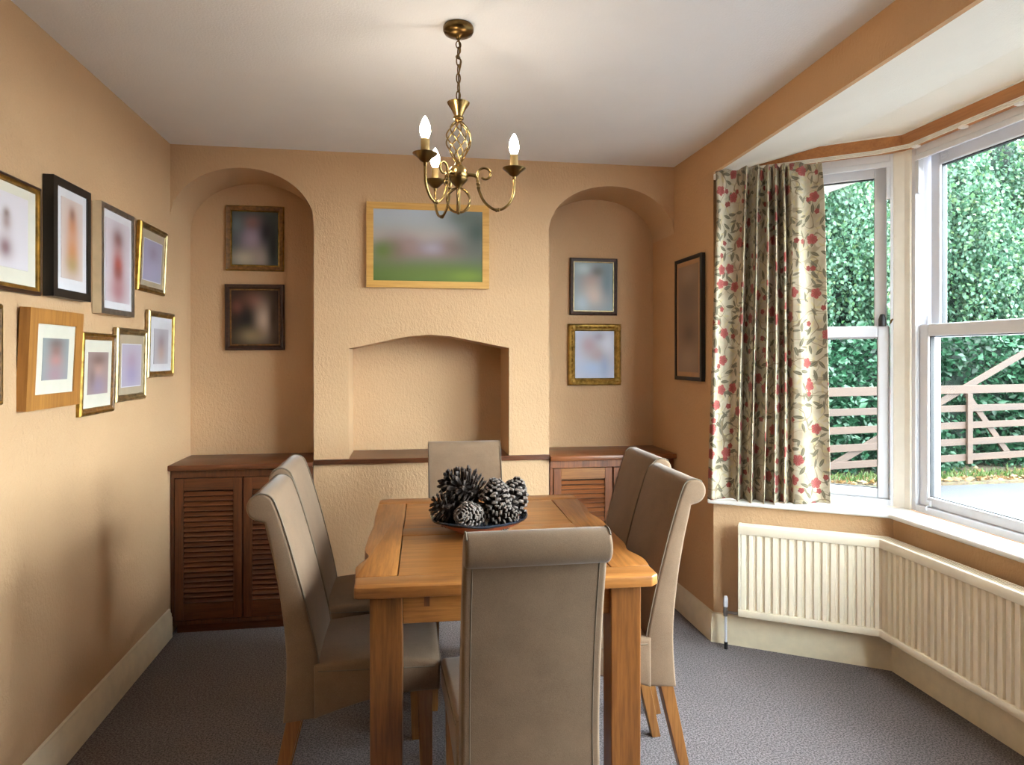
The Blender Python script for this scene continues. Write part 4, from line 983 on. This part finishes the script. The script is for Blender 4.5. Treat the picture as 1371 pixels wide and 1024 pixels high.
# weeping birches
def birch(label, cx, cy, rx, h, seed, nstr, z_lo):
    r2 = np.random.default_rng(seed)
    root = tag(empty('weeping_birch', (cx, cy, GZ)), label, 'tree', 'weeping birches beyond the drive')
    tr = MB(); tr.tube([(cx+0.05*math.sin(i), cy+0.9, GZ+h*0.9*i/8) for i in range(9)], [0.16*(1-i/10) for i in range(9)], 10)
    rel(tr.build('trunk', M['bark'], root, smooth=60), root)
    rel(lumpy('shade_core', cx, cy+1.2, GZ+h*0.58, rx*0.95, 0.85, h*0.44, M['dark_mass'], root, seed), root)
    P = []; Dv = []
    sx = r2.uniform(-1, 1, nstr); 
    for k in range(nstr):
        u = r2.uniform(-1, 1); top = h*(0.62+0.38*math.sqrt(max(0, 1-u*u)))*r2.uniform(0.45, 1.0); L = r2.uniform(0.8, 2.0)
        px = cx+u*rx; py = cy+r2.uniform(-0.35, 0.75)+0.35*math.sin(3*px+top*1.3); sway = r2.normal(0, 0.12, 2); zt = GZ+top
        m = int(L/0.030)
        s = np.arange(m)*0.030+r2.uniform(0, 0.03)
        zz = zt-s; keep = zz > z_lo+0.35*r2.uniform()
        xx = px+sway[0]*s+r2.normal(0, 0.035, m); yv = py+sway[1]*s+r2.normal(0, 0.035, m)
        P.append(np.stack([xx, yv, zz], 1)[keep]); Dv.append(np.stack([r2.normal(0, 0.55, m), r2.normal(-0.15, 0.55, m), r2.normal(-0.75, 0.4, m)], 1)[keep])
    P = np.concatenate(P); Dv = np.concatenate(Dv)
    rel(leaves('foliage', P, Dv, r2.uniform(0.05, 0.085, len(P)), 0.36, M['birch_leaf'], root), root)
birch('tall weeping birch with pale leaves seen through the narrow side window', 5.3, 8.75, 2.2, 5.6, 3, 900, 1.55)
birch('tall weeping birch with pale leaves filling the large centre window', 8.9, 8.80, 2.3, 5.8, 4, 900, 1.45)
birch('weeping birch at the outer right beyond the gate post', 12.6, 8.9, 2.2, 5.4, 5, 500, 1.5)
birch('weeping birch at the outer left behind the drawn curtain', 1.6, 8.9, 2.1, 5.2, 6, 400, 1.5)
# verge: grass tufts and fallen leaves
vg = tag(empty('verge_growth', (6.5, 7.7, GZ)), 'grass and fallen leaves along the foot of the hedge', 'grass', kind='stuff')
n = 3200; x = rng.uniform(1, 13, n); y = 7.42+np.abs(rng.normal(0.0, 0.22, n)); z = np.full(n, GZ+0.03)
rel(leaves('blades', np.stack([x, y, z], 1), np.stack([rng.normal(0, 0.4, n), rng.normal(-0.1, 0.3, n), np.abs(rng.normal(1, 0.2, n))], 1), rng.uniform(0.04, 0.11, n), 0.10, M['grass'], vg), vg)
n = 2200; x = rng.uniform(1, 13, n); y = 7.28+np.abs(rng.normal(0.0, 0.28, n)); z = np.full(n, GZ+0.04)+rng.uniform(0, 0.015, n)
rel(leaves('fallen_leaves', np.stack([x, y, z], 1), np.stack([rng.normal(0, 1, n), rng.normal(0, 1, n), rng.normal(0, 0.15, n)], 1), rng.uniform(0.04, 0.09, n), 0.35, M['litter'], vg), vg)
# five-bar field gate
ga, gb = Vector((4.30, 6.80)), Vector((8.35, 7.465)); gd = gb-ga; GL = gd.length
gate = tag(empty('field_gate', (ga.x, ga.y, GZ), math.atan2(gd.y, gd.x)), 'wooden five-bar field gate with long diagonal brace standing outside the window', 'gate')
zbar = [0.345, 0.535, 0.735, 0.940, 1.170]
for i, zc_ in enumerate(zbar):
    hh = 0.040 if i < 4 else 0.050
    MB().box(0.05, GL-0.02, -0.014, 0.014, zc_-hh, zc_+hh).build('bar', M['gate'], gate, bevel=0.003)
def s_at(px):   # distance along the gate of an upright
    return px
for s in (0.06, 1.245, 2.475):
    MB().box(s-0.042, s+0.042, -0.040, -0.014, zbar[0]-0.075, zbar[4]+0.05 if s < 1 else zbar[4]-0.05).build('upright', M['gate'], gate, bevel=0.003)
def plank(p, q, w, y0, y1, name):
    a, b = Vector(p), Vector(q); d = (b-a).normalized(); nn = Vector((-d.y, d.x))*w
    c = [a-nn, b-nn, b+nn, a+nn]
    MB().hexa([(v.x, y0, v.y) for v in c], [(v.x, y1, v.y) for v in c]).build(name, M['gate'], gate, bevel=0.003)
plank((0.10, 0.20), (GL-0.03, 1.86), 0.040, 0.014, 0.036, 'brace')
plank((2.47, 1.13), (3.25, 0.30), 0.040, 0.014, 0.036, 'brace')
MB().box(GL-0.09, GL, -0.05, 0.05, 0.22, 1.95).build('heel_post', M['gate'], gate, bevel=0.004)
for nm, s in (('oak gate post at the hinge end of the field gate', GL+0.13), ('oak gate post at the latch end of the field gate', -0.13)):
    p = ga+gd.normalized()*s
    tag(MB().prism([(p.x-0.09, p.y-0.09), (p.x+0.09, p.y-0.09), (p.x+0.09, p.y+0.09), (p.x-0.09, p.y+0.09)], GZ, 1.45 if s < 0 else 2.0).build('gate_post', M['gate'], bevel=0.01), nm, 'post', 'gate posts')
# eaves of the neighbouring wing, seen at the top of the side window
struct(MB().prism([(1.76, 3.6), (3.1, 3.6), (3.0, 6.0), (1.76, 6.0)], 2.62, 2.72).build('roof_soffit', M['sill']))
struct(MB().box(-1.3, 1.75, 4.10, 6.0, GZ, 2.6).build('wall_wing', M['sill']))
